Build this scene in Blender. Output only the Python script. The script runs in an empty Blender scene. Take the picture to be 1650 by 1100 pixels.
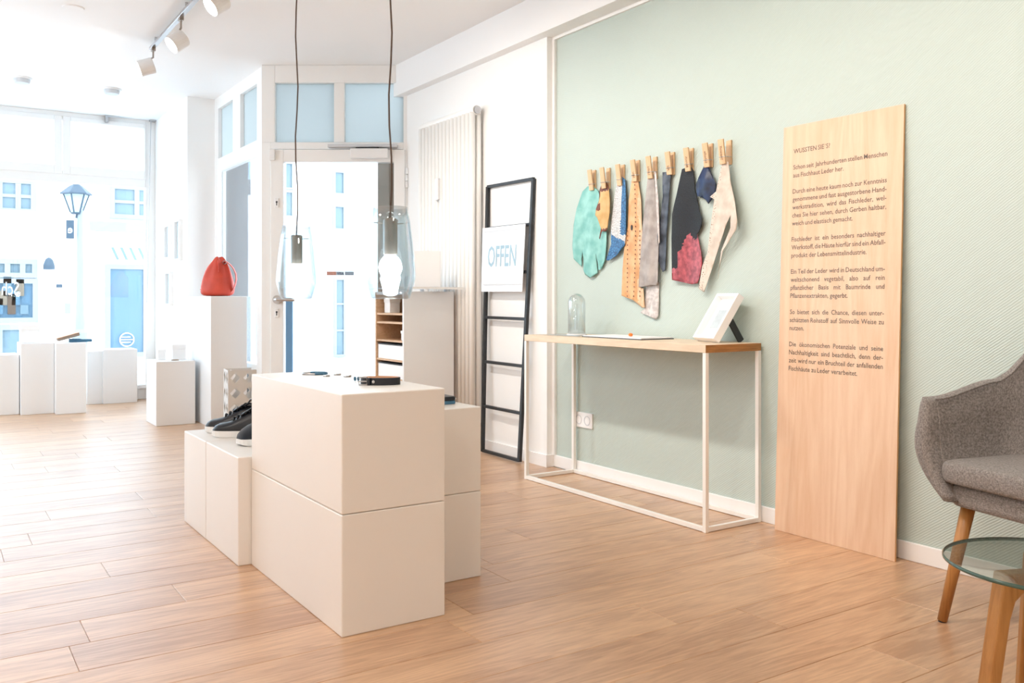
import bpy, bmesh, math, random
from math import pi, sin, cos, sqrt, radians
from mathutils import Vector, Matrix
from mathutils.geometry import delaunay_2d_cdt
random.seed(7)
S = bpy.context.scene
COL = S.collection

# ------------------------------------------------------------------ camera
YAW = math.atan2(945, 1434)
CH = 0.924
cam = bpy.data.cameras.new('camera'); cam.sensor_width = 36; cam.lens = 36 * 1434 / 1650
cam.shift_y = -67 / 1650; cam.clip_start = 0.05; cam.clip_end = 200
camo = bpy.data.objects.new('camera', cam); COL.objects.link(camo)
camo.location = (0, 0, CH); camo.rotation_euler = (pi / 2, 0, -YAW)
S.camera = camo
S.view_settings.view_transform = 'Standard'; S.view_settings.look = 'None'
S.view_settings.gamma = 1; S.view_settings.use_curve_mapping = False
S.view_settings.exposure = 0.72
# ------------------------------------------------------------------ world
w = bpy.data.worlds.new('sky'); S.world = w; w.use_nodes = True
bg = w.node_tree.nodes['Background']; bg.inputs[0].default_value = (0.78, 0.90, 1.0, 1); bg.inputs[1].default_value = 4.2
S.cycles.max_bounces = 10; S.cycles.diffuse_bounces = 6; S.cycles.transparent_max_bounces = 24
S.cycles.caustics_reflective = False; S.cycles.caustics_refractive = False
S.cycles.sample_clamp_indirect = 6

def lamp(kind, loc, energy, color, target=None, **kw):
    l = bpy.data.lights.new(kind.lower() + '_light', kind); l.energy = energy; l.color = color
    for k, v in kw.items(): setattr(l, k, v)
    o = bpy.data.objects.new(kind.lower() + '_light', l); COL.objects.link(o); o.location = loc
    if target is not None:
        o.rotation_euler = (Vector(target) - Vector(loc)).to_track_quat('-Z', 'Y').to_euler()
    return o
WARM = (1.0, 0.95, 0.89)
# the shop's own lamps: the track goes on overhead towards the camera, spots washing the green wall
for y, ty in ((4.3, 4.4), (3.5, 3.5), (2.7, 2.6), (1.9, 1.7), (1.0, 0.8)):
    lamp('SPOT', (1.229, y, 2.42), 35, WARM, (2.92, ty, 1.1), spot_size=radians(95), spot_blend=0.9, shadow_soft_size=0.045)
# added fill: unseen disk lights at the ceiling, beside and behind the camera
for x, y in ((-0.8, 2.6), (-0.8, 0.2), (0.7, -1.2)):
    lamp('AREA', (x, y, 2.58), 15, (1.0, 0.93, 0.85), (x, y, 0), shape='DISK', size=0.5)
# daylight through the shop window and the added left window (portals only help sampling the sky)
for loc, tgt, sx, sy in (((0.1, 8.98, 1.3), (0.1, 0, 1.3), 3.4, 2.5), ((-1.89, 6.45, 1.5), (5, 6.45, 1.5), 2.3, 1.8),):
    p = lamp('AREA', loc, 1, (1, 1, 1), tgt, shape='RECTANGLE', size=sx, size_y=sy)
    p.data.cycles.is_portal = True

# ------------------------------------------------------------------ picture-to-place helpers
Fw = Vector((sin(YAW), cos(YAW), 0)); Rt = Vector((cos(YAW), -sin(YAW), 0))
def ray(x, y): return Fw + Rt * ((x - 825) / 1434) + Vector((0, 0, (483 - y) / 1434))
EYE = Vector((0, 0, CH))
def FL(x, y, z=0.0):
    r = ray(x, y); return EYE + r * ((z - CH) / r.z)
def AX(x, y, X):
    r = ray(x, y); return EYE + r * (X / r.x)
def AY(x, y, Y):
    r = ray(x, y); return EYE + r * (Y / r.y)
def AD(x, y, D): return EYE + ray(x, y) * D

# ------------------------------------------------------------------ materials
def newmat(name):
    m = bpy.data.materials.new(name); m.use_nodes = True
    nt = m.node_tree; return m, nt, nt.nodes['Principled BSDF']
def srgb(r, g, b):
    f = lambda c: (c / 255 / 12.92) if c / 255 <= 0.04045 else ((c / 255 + 0.055) / 1.055) ** 2.4
    return (f(r), f(g), f(b), 1)
def mat(name, rgb, rough=0.5, metal=0.0, spec=0.5, noise=0.0, nscale=20, bump=0.0, bscale=200, emis=None, estr=0, coat=0, sheen=0):
    m, nt, b = newmat(name)
    c = srgb(*rgb) if max(rgb) > 1.5 else (*rgb, 1)
    b.inputs['Base Color'].default_value = c; b.inputs['Roughness'].default_value = rough
    b.inputs['Metallic'].default_value = metal; b.inputs['Specular IOR Level'].default_value = spec
    if coat: b.inputs['Coat Weight'].default_value = coat
    if sheen: b.inputs['Sheen Weight'].default_value = sheen
    if emis: b.inputs['Emission Color'].default_value = (*emis, 1); b.inputs['Emission Strength'].default_value = estr
    if noise or bump:
        tc = nt.nodes.new('ShaderNodeTexCoord')
    if noise:
        n = nt.nodes.new('ShaderNodeTexNoise'); n.inputs['Scale'].default_value = nscale; n.inputs['Detail'].default_value = 5
        nt.links.new(tc.outputs['Object'], n.inputs['Vector'])
        mx = nt.nodes.new('ShaderNodeMix'); mx.data_type = 'RGBA'
        mx.inputs[6].default_value = tuple(v * (1 - noise) for v in c[:3]) + (1,)
        mx.inputs[7].default_value = tuple(min(1, v * (1 + noise)) for v in c[:3]) + (1,)
        nt.links.new(n.outputs['Fac'], mx.inputs[0]); nt.links.new(mx.outputs[2], b.inputs['Base Color'])
    if bump:
        n2 = nt.nodes.new('ShaderNodeTexNoise'); n2.inputs['Scale'].default_value = bscale; n2.inputs['Detail'].default_value = 3
        nt.links.new(tc.outputs['Object'], n2.inputs['Vector'])
        bp = nt.nodes.new('ShaderNodeBump'); bp.inputs['Strength'].default_value = bump; bp.inputs['Distance'].default_value = 0.002
        nt.links.new(n2.outputs['Fac'], bp.inputs['Height']); nt.links.new(bp.outputs[0], b.inputs['Normal'])
    return m
def wood(name, c1, c2, axis=0, rough=0.4, scale=1.0, spec=0.5, per_object=False, bump=0.15):
    """straight grain running along the given axis of the object"""
    m, nt, b = newmat(name); N = nt.nodes; L = nt.links
    tc = N.new('ShaderNodeTexCoord'); mp = N.new('ShaderNodeMapping')
    sc = [9 * scale] * 3; sc[axis] = 0.9 * scale; mp.inputs['Scale'].default_value = sc
    L.new(tc.outputs['Object'], mp.inputs['Vector'])
    vec = mp.outputs[0]; oi = None
    if per_object:
        oi = N.new('ShaderNodeObjectInfo'); ml = N.new('ShaderNodeMath'); ml.operation = 'MULTIPLY'; ml.inputs[1].default_value = 57.0
        L.new(oi.outputs['Random'], ml.inputs[0])
        ad = N.new('ShaderNodeVectorMath'); ad.operation = 'ADD'
        L.new(mp.outputs[0], ad.inputs[0]); L.new(ml.outputs[0], ad.inputs[1]); vec = ad.outputs[0]
    n1 = N.new('ShaderNodeTexNoise'); n1.inputs['Scale'].default_value = 1.3; n1.inputs['Detail'].default_value = 3; n1.inputs['Distortion'].default_value = 0.6
    L.new(vec, n1.inputs['Vector'])
    # cathedral rings: sine of a stretched noise
    sm = N.new('ShaderNodeMath'); sm.operation = 'MULTIPLY'; sm.inputs[1].default_value = 60
    L.new(n1.outputs['Fac'], sm.inputs[0])
    sn = N.new('ShaderNodeMath'); sn.operation = 'SINE'; L.new(sm.outputs[0], sn.inputs[0])
    n2 = N.new('ShaderNodeTexNoise'); n2.inputs['Scale'].default_value = 9; n2.inputs['Detail'].default_value = 6; n2.inputs['Roughness'].default_value = 0.7
    L.new(vec, n2.inputs['Vector'])
    a1 = N.new('ShaderNodeMath'); a1.operation = 'MULTIPLY_ADD'; a1.inputs[1].default_value = 0.10; L.new(sn.outputs[0], a1.inputs[0]); L.new(n2.outputs['Fac'], a1.inputs[2])
    a2 = N.new('ShaderNodeMath'); a2.operation = 'MULTIPLY_ADD'; a2.inputs[1].default_value = 0.7; L.new(n1.outputs['Fac'], a2.inputs[0]); L.new(a1.outputs[0], a2.inputs[2])
    fac = a2.outputs[0]
    if per_object:
        a3 = N.new('ShaderNodeMath'); a3.operation = 'MULTIPLY_ADD'; a3.inputs[1].default_value = 0.28; L.new(oi.outputs['Random'], a3.inputs[0]); L.new(fac, a3.inputs[2])
        sb = N.new('ShaderNodeMath'); sb.operation = 'SUBTRACT'; sb.inputs[1].default_value = 0.14; L.new(a3.outputs[0], sb.inputs[0]); fac = sb.outputs[0]
    mr = N.new('ShaderNodeMapRange'); mr.inputs[1].default_value = 0.55; mr.inputs[2].default_value = 1.15; L.new(fac, mr.inputs[0])
    mx = N.new('ShaderNodeMix'); mx.data_type = 'RGBA'; mx.inputs[6].default_value = srgb(*c1); mx.inputs[7].default_value = srgb(*c2)
    L.new(mr.outputs[0], mx.inputs[0]); L.new(mx.outputs[2], b.inputs['Base Color'])
    b.inputs['Roughness'].default_value = rough; b.inputs['Specular IOR Level'].default_value = spec
    if per_object: b.inputs['Coat Weight'].default_value = 0.55; b.inputs['Coat Roughness'].default_value = 0.3
    if bump:
        bp = N.new('ShaderNodeBump'); bp.inputs['Strength'].default_value = bump; bp.inputs['Distance'].default_value = 0.001
        L.new(n2.outputs['Fac'], bp.inputs['Height']); L.new(bp.outputs[0], b.inputs['Normal'])
    return m
def glassmat(name, tint=(1, 1, 1), refl=0.5, rough=0.0, base=0.04):
    """thin clear glass: mostly transparent, mirror-like at grazing angles"""
    m = bpy.data.materials.new(name); m.use_nodes = True; nt = m.node_tree; N = nt.nodes; L = nt.links
    N.remove(N['Principled BSDF'])
    tr = N.new('ShaderNodeBsdfTransparent'); tr.inputs[0].default_value = (*tint, 1)
    gl = N.new('ShaderNodeBsdfGlossy'); gl.inputs['Roughness'].default_value = rough
    lw = N.new('ShaderNodeLayerWeight'); lw.inputs[0].default_value = 0.25
    mr = N.new('ShaderNodeMapRange'); mr.inputs[3].default_value = base; mr.inputs[4].default_value = refl; L.new(lw.outputs['Facing'], mr.inputs[0])
    mx = N.new('ShaderNodeMixShader'); L.new(mr.outputs[0], mx.inputs[0]); L.new(tr.outputs[0], mx.inputs[1]); L.new(gl.outputs[0], mx.inputs[2])
    L.new(mx.outputs[0], N['Material Output'].inputs[0]); return m
def frosted(name, rgb, trans=0.6):
    m, nt, b = newmat(name); N = nt.nodes; L = nt.links
    b.inputs['Base Color'].default_value = srgb(*rgb); b.inputs['Roughness'].default_value = 0.6
    t = N.new('ShaderNodeBsdfTranslucent'); t.inputs[0].default_value = srgb(*rgb)
    mx = N.new('ShaderNodeMixShader'); mx.inputs[0].default_value = trans
    L.new(b.outputs[0], mx.inputs[1]); L.new(t.outputs[0], mx.inputs[2]); L.new(mx.outputs[0], N['Material Output'].inputs[0]); return m
def emit(name, rgb, st): return mat(name, (0.8, 0.8, 0.8), emis=rgb, estr=st)

M = {}
M['wallwhite'] = mat('white_wall_paint', (244, 244, 243), 0.7, bump=0.08, bscale=400)
M['ceilwhite'] = mat('ceiling_paint', (243, 244, 245), 0.8, bump=0.05, bscale=300)
M['frame'] = mat('white_frame_lacquer', (242, 242, 241), 0.35)
M['box'] = mat('white_box_lacquer', (238, 235, 231), 0.38, noise=0.012, nscale=6)
M['plinth'] = mat('white_plinth_paint', (236, 237, 238), 0.45)
M['skirt'] = mat('white_skirting', (242, 241, 240), 0.35)
M['plank'] = wood('oak_laminate', (176, 132, 97), (220, 180, 142), 0, 0.43, 1.0, 1.0, True)
M['slab'] = mat('screed_underlay', (110, 84, 62), 0.9, noise=0.1)
M['birch'] = wood('birch_plywood', (216, 178, 146), (230, 200, 173), 2, 0.5, 0.45, 0.3, False, 0.03)
M['plyedge'] = wood('plywood_edge', (190, 145, 95), (215, 170, 120), 2, 0.6, 2)
M['oaktop'] = wood('oiled_oak_top', (212, 188, 160), (230, 210, 184), 1, 0.42, 1.0)
M['oakend'] = wood('oak_end_grain', (138, 92, 44), (182, 128, 70), 0, 0.5, 2.0)
M['leg'] = wood('honey_oak_leg', (158, 106, 54), (190, 136, 78), 2, 0.38, 1.3)
M['oakshelf'] = wood('oak_shelf_board', (196, 158, 122), (220, 186, 152), 1, 0.5, 1.0)
M['pin'] = wood('beech_clothespin', (206, 168, 128), (226, 192, 152), 2, 0.55, 3)
M['whitesteel'] = mat('white_powder_coat', (240, 238, 234), 0.4, noise=0.01)
M['radiator'] = mat('radiator_enamel', (247, 246, 243), 0.35, noise=0.01)
M['black'] = mat('black_powder_coat', (30, 33, 37), 0.45, noise=0.1)
M['blackleather'] = mat('black_leather', (18, 24, 34), 0.32, noise=0.15, nscale=60, bump=0.25, bscale=350)
M['suede'] = mat('navy_suede', (18, 30, 44), 0.9, noise=0.25, nscale=80, bump=0.4, bscale=600, sheen=0.4)
M['sole'] = mat('white_rubber_sole', (232, 232, 232), 0.55, noise=0.02)
M['lace'] = mat('black_lace', (24, 28, 34), 0.7, bump=0.4, bscale=900)
M['redleather'] = mat('coral_red_leather', (198, 66, 42), 0.5, noise=0.22, nscale=14, bump=0.4, bscale=90)
M['metal'] = mat('brushed_metal', (190, 190, 192), 0.28, metal=1.0, noise=0.05, nscale=120)
M['dullmetal'] = mat('satin_nickel', (168, 160, 152), 0.3, metal=1.0, noise=0.1, nscale=90)
M['plastic'] = mat('white_plastic', (238, 238, 238), 0.4, noise=0.01)
M['greyplastic'] = mat('light_grey_plastic', (205, 208, 212), 0.45, noise=0.02)
M['dark'] = mat('dark_slot', (40, 42, 46), 0.6, noise=0.05)
M['cord'] = mat('brown_textile_cord', (92, 76, 66), 0.8, bump=0.4, bscale=800)
M['glass'] = glassmat('window_glass', (0.97, 0.99, 1.0), 0.55)
M['lampglass'] = glassmat('blown_lamp_glass', (0.86, 0.92, 0.95), 0.8, 0.0, 0.08)
M['cloche'] = glassmat('cloche_glass', (0.975, 0.99, 0.99), 0.8, 0.0, 0.05)
M['tableglass'] = glassmat('table_glass', (0.90, 0.95, 0.92), 0.55, 0.0, 0.05)
M['glassedge'] = mat('green_glass_edge', (70, 96, 88), 0.12, noise=0.1)
M['acrylic'] = glassmat('clear_acrylic', (0.97, 0.985, 1.0), 0.6, 0.02, 0.10)
M['frost'] = frosted('frosted_pane', (226, 238, 245), 0.75)
M['frostdim'] = frosted('satin_film_pane', (196, 200, 200), 0.75)
M['signwhite'] = mat('white_acrylic', (238, 242, 248), 0.3, noise=0.005)
M['bulb'] = emit('lit_bulb', (1.0, 0.97, 0.92), 14)
M['spotface'] = emit('lit_spot', (1.0, 0.93, 0.82), 9)
M['print'] = mat('dark_print', (104, 88, 76), 0.35, noise=0.04)
M['stamp'] = mat('brown_stamp_ink', (120, 78, 50), 0.6, noise=0.04)
M['bluegrey'] = mat('blue_grey_lettering', (160, 190, 206), 0.5, noise=0.02)
M['whiteprint'] = mat('white_lettering', (245, 247, 250), 0.5, noise=0.01)
M['card1'] = mat('sticker_red_beige', (196, 150, 140), 0.5, noise=0.2, nscale=90)
M['card2'] = mat('sticker_pale_blue', (170, 190, 205), 0.5, noise=0.05)
M['card3'] = mat('sticker_grey_blue', (140, 160, 180), 0.5, noise=0.2, nscale=90)
M['cardtext'] = mat('sticker_navy_ink', (40, 60, 110), 0.5, noise=0.02)
M['facade'] = mat('white_facade_render', (246, 246, 246), 0.9, noise=0.015, nscale=2)
M['facadetrim'] = mat('pale_facade_trim', (132, 140, 146), 0.8, noise=0.02)
M['streetglass'] = mat('blue_street_glass', (92, 112, 122), 0.15, noise=0.12, nscale=1.2)
M['streetglassdeep'] = mat('deep_blue_street_glass', (74, 104, 124), 0.15, noise=0.25, nscale=1.5)
M['paving'] = mat('pale_street_paving', (222, 228, 232), 0.9, noise=0.06, nscale=3)
M['stone'] = mat('grey_niche_stone', (88, 92, 96), 0.85, noise=0.08, nscale=3, bump=0.2)
M['stonebrown'] = mat('taupe_niche_stone', (128, 118, 108), 0.85, noise=0.08, nscale=3, bump=0.2)
M['lampblue'] = mat('blue_grey_iron', (46, 66, 82), 0.5, noise=0.05)
M['brownleather'] = mat('brown_leather', (150, 130, 114), 0.6, noise=0.1, nscale=40)
M['blueleather'] = mat('steel_blue_leather', (64, 112, 142), 0.5, noise=0.1, nscale=40)
M['tan'] = mat('tan_leather', (206, 156, 118), 0.55, noise=0.08, nscale=60)
M['goodsbrown'] = mat('dim_brown_goods', (74, 58, 46), 0.8, noise=0.2)
M['goodstan'] = mat('dim_tan_goods', (104, 92, 78), 0.8, noise=0.2)
M['orange'] = mat('orange_bead', (238, 130, 50), 0.4, noise=0.05)
M['paper'] = mat('white_paper', (244, 244, 244), 0.6, noise=0.01)
M['photo'] = mat('grey_print', (190, 200, 205), 0.4, noise=0.15, nscale=60)
M['lattice'] = mat('white_sheet_metal', (214, 213, 211), 0.5, noise=0.01)

def green_wall():
    m, nt, b = newmat('sage_woven_wallpaper'); N = nt.nodes; L = nt.links
    tc = N.new('ShaderNodeTexCoord'); ns = N.new('ShaderNodeTexNoise'); ns.inputs['Scale'].default_value = 1.5
    L.new(tc.outputs['Object'], ns.inputs['Vector'])
    mx = N.new('ShaderNodeMix'); mx.data_type = 'RGBA'; mx.inputs[6].default_value = srgb(187, 200, 193); mx.inputs[7].default_value = srgb(193, 205, 199)
    L.new(ns.outputs['Fac'], mx.inputs[0]); L.new(mx.outputs[2], b.inputs['Base Color'])
    mp = N.new('ShaderNodeMapping'); mp.inputs['Rotation'].default_value = (radians(35), 0, 0)
    L.new(tc.outputs['Object'], mp.inputs['Vector'])
    wv = N.new('ShaderNodeTexWave'); wv.bands_direction = 'Z'; wv.inputs['Scale'].default_value = 40; wv.inputs['Distortion'].default_value = 1.2; wv.inputs['Detail'].default_value = 2
    L.new(mp.outputs[0], wv.inputs['Vector'])
    n2 = N.new('ShaderNodeTexNoise'); n2.inputs['Scale'].default_value = 130; L.new(tc.outputs['Object'], n2.inputs['Vector'])
    ad = N.new('ShaderNodeMath'); L.new(wv.outputs['Fac'], ad.inputs[0]); L.new(n2.outputs['Fac'], ad.inputs[1])
    bp = N.new('ShaderNodeBump'); bp.inputs['Strength'].default_value = 0.35; bp.inputs['Distance'].default_value = 0.0022
    L.new(ad.outputs[0], bp.inputs['Height']); L.new(bp.outputs[0], b.inputs['Normal'])
    b.inputs['Roughness'].default_value = 0.6; b.inputs['Specular IOR Level'].default_value = 0.35
    return m
M['green'] = green_wall()
def fabric():
    m, nt, b = newmat('grey_melange_fabric'); N = nt.nodes; L = nt.links
    tc = N.new('ShaderNodeTexCoord')
    outs = []
    for sc in ((600, 150, 150), (150, 600, 600)):
        mp = N.new('ShaderNodeMapping'); mp.inputs['Scale'].default_value = sc; L.new(tc.outputs['Object'], mp.inputs['Vector'])
        n = N.new('ShaderNodeTexNoise'); n.inputs['Scale'].default_value = 1.0; n.inputs['Detail'].default_value = 3; L.new(mp.outputs[0], n.inputs['Vector']); outs.append(n)
    ad = N.new('ShaderNodeMath'); L.new(outs[0].outputs['Fac'], ad.inputs[0]); L.new(outs[1].outputs['Fac'], ad.inputs[1])
    mr = N.new('ShaderNodeMapRange'); mr.inputs[1].default_value = 0.75; mr.inputs[2].default_value = 1.25; L.new(ad.outputs[0], mr.inputs[0])
    mx = N.new('ShaderNodeMix'); mx.data_type = 'RGBA'; mx.inputs[6].default_value = srgb(98, 92, 88); mx.inputs[7].default_value = srgb(160, 152, 147)
    L.new(mr.outputs[0], mx.inputs[0]); L.new(mx.outputs[2], b.inputs['Base Color'])
    bp = N.new('ShaderNodeBump'); bp.inputs['Strength'].default_value = 0.5; bp.inputs['Distance'].default_value = 0.0015
    L.new(ad.outputs[0], bp.inputs['Height']); L.new(bp.outputs[0], b.inputs['Normal'])
    b.inputs['Roughness'].default_value = 0.9; b.inputs['Specular IOR Level'].default_value = 0.2; b.inputs['Sheen Weight'].default_value = 0.15
    return m
M['fabric'] = fabric()

# ------------------------------------------------------------------ mesh helpers
WM = {}
def wmat(o): return WM.get(o.name, Matrix.Identity(4))
class MB:
    def __init__(s): s.v = []; s.f = []; s.mi = []; s.cur = 0
    def add(s, vs, fs):
        n = len(s.v); s.v += [Vector(p) for p in vs]
        for f in fs: s.f.append(tuple(i + n for i in f)); s.mi.append(s.cur)
        return s
    def box(s, a, b, m=None):
        x0, y0, z0 = (min(p, q) for p, q in zip(a, b)); x1, y1, z1 = (max(p, q) for p, q in zip(a, b))
        vs = [Vector(p) for p in ((x0,y0,z0),(x1,y0,z0),(x1,y1,z0),(x0,y1,z0),(x0,y0,z1),(x1,y0,z1),(x1,y1,z1),(x0,y1,z1))]
        if m is not None: vs = [m @ p for p in vs]
        return s.add(vs, [(0,3,2,1),(4,5,6,7),(0,1,5,4),(1,2,6,5),(2,3,7,6),(3,0,4,7)])
    def bar(s, p, q, wd, hd=None, up=(0, 0, 1)):
        """square bar from p to q"""
        p = Vector(p); q = Vector(q); hd = hd or wd; d = (q - p).normalized(); up = Vector(up)
        if abs(d.dot(up)) > 0.95: up = Vector((0, 1, 0))
        a = d.cross(up).normalized(); c = a.cross(d)
        vs = [e + a * (i * wd / 2) + c * (j * hd / 2) for e in (p, q) for i, j in ((-1,-1),(1,-1),(1,1),(-1,1))]
        return s.add(vs, [(0,1,2,3),(7,6,5,4),(0,4,5,1),(1,5,6,2),(2,6,7,3),(3,7,4,0)])
    def tube(s, pts, r, n=8, closed=False, caps=True):
        pts = [Vector(p) for p in pts]; k = len(pts); rs = r if isinstance(r, (list, tuple)) else [r] * k
        base = len(s.v); up = None
        for i in range(k):
            if closed: d = pts[(i + 1) % k] - pts[i - 1]
            else: d = pts[min(i + 1, k - 1)] - pts[max(i - 1, 0)]
            d.normalize()
            if up is None:
                up = Vector((0, 0, 1)) if abs(d.z) < 0.9 else Vector((1, 0, 0))
            a = d.cross(up).normalized(); up = a.cross(d).normalized()
            for j in range(n):
                t = 2 * pi * j / n; s.v.append(pts[i] + (a * cos(t) + up * sin(t)) * rs[i])
        for i in range(k if closed else k - 1):
            i2 = (i + 1) % k
            for j in range(n):
                j2 = (j + 1) % n
                s.f.append((base + i*n + j, base + i*n + j2, base + i2*n + j2, base + i2*n + j)); s.mi.append(s.cur)
        if not closed and caps:
            s.f.append(tuple(base + j for j in range(n))[::-1]); s.mi.append(s.cur)
            s.f.append(tuple(base + (k - 1)*n + j for j in range(n))); s.mi.append(s.cur)
        return s
    def lathe(s, prof, n=24, o=(0, 0, 0), m=None, capb=False, capt=False, sx=1, sy=1):
        base = len(s.v); o = Vector(o)
        for r, z in prof:
            for j in range(n):
                t = 2 * pi * j / n; p = Vector((r * cos(t) * sx, r * sin(t) * sy, z))
                s.v.append((m @ p if m is not None else p) + o)
        for i in range(len(prof) - 1):
            for j in range(n):
                j2 = (j + 1) % n; s.f.append((base+i*n+j, base+i*n+j2, base+(i+1)*n+j2, base+(i+1)*n+j)); s.mi.append(s.cur)
        if capb: s.f.append(tuple(base + j for j in range(n))[::-1]); s.mi.append(s.cur)
        if capt: s.f.append(tuple(base + (len(prof)-1)*n + j for j in range(n))); s.mi.append(s.cur)
        return s
    def cyl(s, p, q, r, r2=None, n=16): return s.tube([p, q], [r, r if r2 is None else r2], n)
    def grid(s, rows, closed_u=False):
        base = len(s.v); h = len(rows); wd = len(rows[0])
        for r in rows: s.v += [Vector(p) for p in r]
        for i in range(h - 1):
            for j in range(wd if closed_u else wd - 1):
                j2 = (j + 1) % wd; s.f.append((base+i*wd+j, base+i*wd+j2, base+(i+1)*wd+j2, base+(i+1)*wd+j)); s.mi.append(s.cur)
        return s
    def prism(s, poly, f0, f1):
        """poly: 2-D points; f0, f1 map a 2-D point to the two faces"""
        n = len(poly); return s.add([f0(*p) for p in poly] + [f1(*p) for p in poly],
            [tuple(range(n))[::-1], tuple(range(n, 2*n))] + [(i, (i+1) % n, n + (i+1) % n, n + i) for i in range(n)])
    def build(s, name, m, parent=None, bevel=0, seg=2, smooth=False, local=False, origin=None, sub=0, solid=0, fixn=True):
        me = bpy.data.meshes.new(name)
        vs = s.v
        o = bpy.data.objects.new(name, me); COL.objects.link(o)
        if parent is not None:
            o.parent = parent
            if not local:
                inv = wmat(parent).inverted(); vs = [inv @ p for p in vs]
            WM[o.name] = wmat(parent).copy()
        elif not local:
            if origin is None:
                xs = [p.x for p in vs]; ys = [p.y for p in vs]; zs = [p.z for p in vs]
                origin = Vector(((min(xs)+max(xs))/2, (min(ys)+max(ys))/2, min(zs)))
            origin = Vector(origin); vs = [p - origin for p in vs]; o.location = origin; WM[o.name] = Matrix.Translation(origin)
        me.from_pydata([tuple(p) for p in vs], [], s.f)
        ms = m if isinstance(m, (list, tuple)) else [m]
        for k in ms: me.materials.append(M[k] if isinstance(k, str) else k)
        if len(ms) > 1: me.polygons.foreach_set('material_index', s.mi)
        if fixn:
            bm = bmesh.new(); bm.from_mesh(me); bmesh.ops.recalc_face_normals(bm, faces=bm.faces); bm.to_mesh(me); bm.free()
        if smooth: me.polygons.foreach_set('use_smooth', [True] * len(me.polygons))
        me.update()
        if solid:
            md = o.modifiers.new('thickness', 'SOLIDIFY'); md.thickness = solid; md.offset = 0
        if bevel:
            md = o.modifiers.new('bevel', 'BEVEL'); md.width = bevel; md.segments = seg; md.limit_method = 'ANGLE'; md.angle_limit = radians(40)
        if sub:
            md = o.modifiers.new('subdivision', 'SUBSURF'); md.levels = sub; md.render_levels = sub
        return o
def tag(o, label=None, cat=None, group=None, kind=None):
    if label: o['label'] = label
    if cat: o['category'] = cat
    if group: o['group'] = group
    if kind: o['kind'] = kind
    return o
def thing(name, label, cat, loc=(0, 0, 0), rz=0.0, group=None, mtx=None):
    o = bpy.data.objects.new(name, None); COL.objects.link(o); o.empty_display_size = 0.05
    if mtx is None: mtx = Matrix.Translation(Vector(loc)) @ Matrix.Rotation(rz, 4, 'Z')
    o.matrix_world = mtx; WM[o.name] = mtx.copy()
    return tag(o, label, cat, group)
def struct(o): o['kind'] = 'structure'; return o
def B(a, b): return MB().box(a, b)

# ---- lettering: one batch of text curves turned into flat meshes
class Type:
    words = {}
    @classmethod
    def prepare(cls, ws, offset=0.0):
        obs = []
        for wd in ws:
            cu = bpy.data.curves.new('w', 'FONT'); cu.body = wd; cu.size = 1; cu.resolution_u = 2; cu.offset = offset; cu.fill_mode = 'FRONT'
            ob = bpy.data.objects.new('w', cu); COL.objects.link(ob); obs.append((wd, ob, cu))
        bpy.context.view_layer.update(); dg = bpy.context.evaluated_depsgraph_get()
        for wd, ob, cu in obs:
            me = bpy.data.meshes.new_from_object(ob.evaluated_get(dg))
            cls.words[wd] = ([(v.co.x, v.co.y) for v in me.vertices], [tuple(p.vertices) for p in me.polygons])
            bpy.data.meshes.remove(me)
        for wd, ob, cu in obs: bpy.data.objects.remove(ob); bpy.data.curves.remove(cu)
    CAP = 0.70
    @classmethod
    def width(cls, wd): xs = [p[0] for p in cls.words[wd][0]]; return max(xs) - min(xs)
    @classmethod
    def put(cls, mb, wd, fn, x, y, cap, xs=1.0):
        """fn maps (u, v) to the place; x, y the left end of the baseline; cap the capital height"""
        vs, fs = cls.words[wd]; x0 = min(p[0] for p in vs); k = cap / cls.CAP
        mb.add([fn(x + (p[0] - x0) * k * xs, y + p[1] * k) for p in vs], fs); return cls.width(wd) * k * xs
BOARD = [(0, 'WUSSTEN SIE´S?', 0), (2, 'Schon seit Jahrhunderten stellen Menschen', 1), (3, 'aus Fischhaut Leder her.', 0),
 (5, 'Durch eine heute kaum noch zur Kenntniss', 1), (6, 'genommene und fast ausgestorbene Hand-', 1), (7, 'werkstradition, wird das Fischleder, wel-', 1),
 (8, 'ches Sie hier sehen, durch Gerben haltbar,', 1), (9, 'weich und elastisch gemacht.', 0),
 (11, 'Fischleder ist ein besonders nachhaltiger', 1), (12, 'Werkstoff, die Häute hierfür sind ein Abfall-', 1), (13, 'produkt der Lebensmittelindustrie.', 0),
 (15, 'Ein Teil der Leder wird in Deutschland um-', 1), (16, 'weltschonend vegetabil, also auf rein', 1), (17, 'pflanzlicher Basis mit Baumrinde und', 1), (18, 'Pflanzenextrakten, gegerbt.', 0),
 (20, 'So bietet sich die Chance, diesen unter-', 1), (21, 'schätzten Rohstoff auf Sinnvolle Weise zu', 1), (22, 'nutzen.', 0),
 (24, 'Die ökonomischen Potenziale und seine', 1), (25, 'Nachhaltigkeit sind beachtlich, denn der-', 1), (26, 'zeit wird nur ein Bruchteil der anfallenden', 1), (27, 'Fischhäute zu Leder verarbeitet.', 0)]
Type.prepare(sorted({x for _, l, _ in BOARD for x in l.split()} | {'VISA', 'Stör', 'Lachs', 'Aal', 'Barsch', 'Scholle', 'Seewolf', 'Sch', 'e'}), 0.008)
Type.prepare(['OFFEN'], 0.012)

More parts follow.
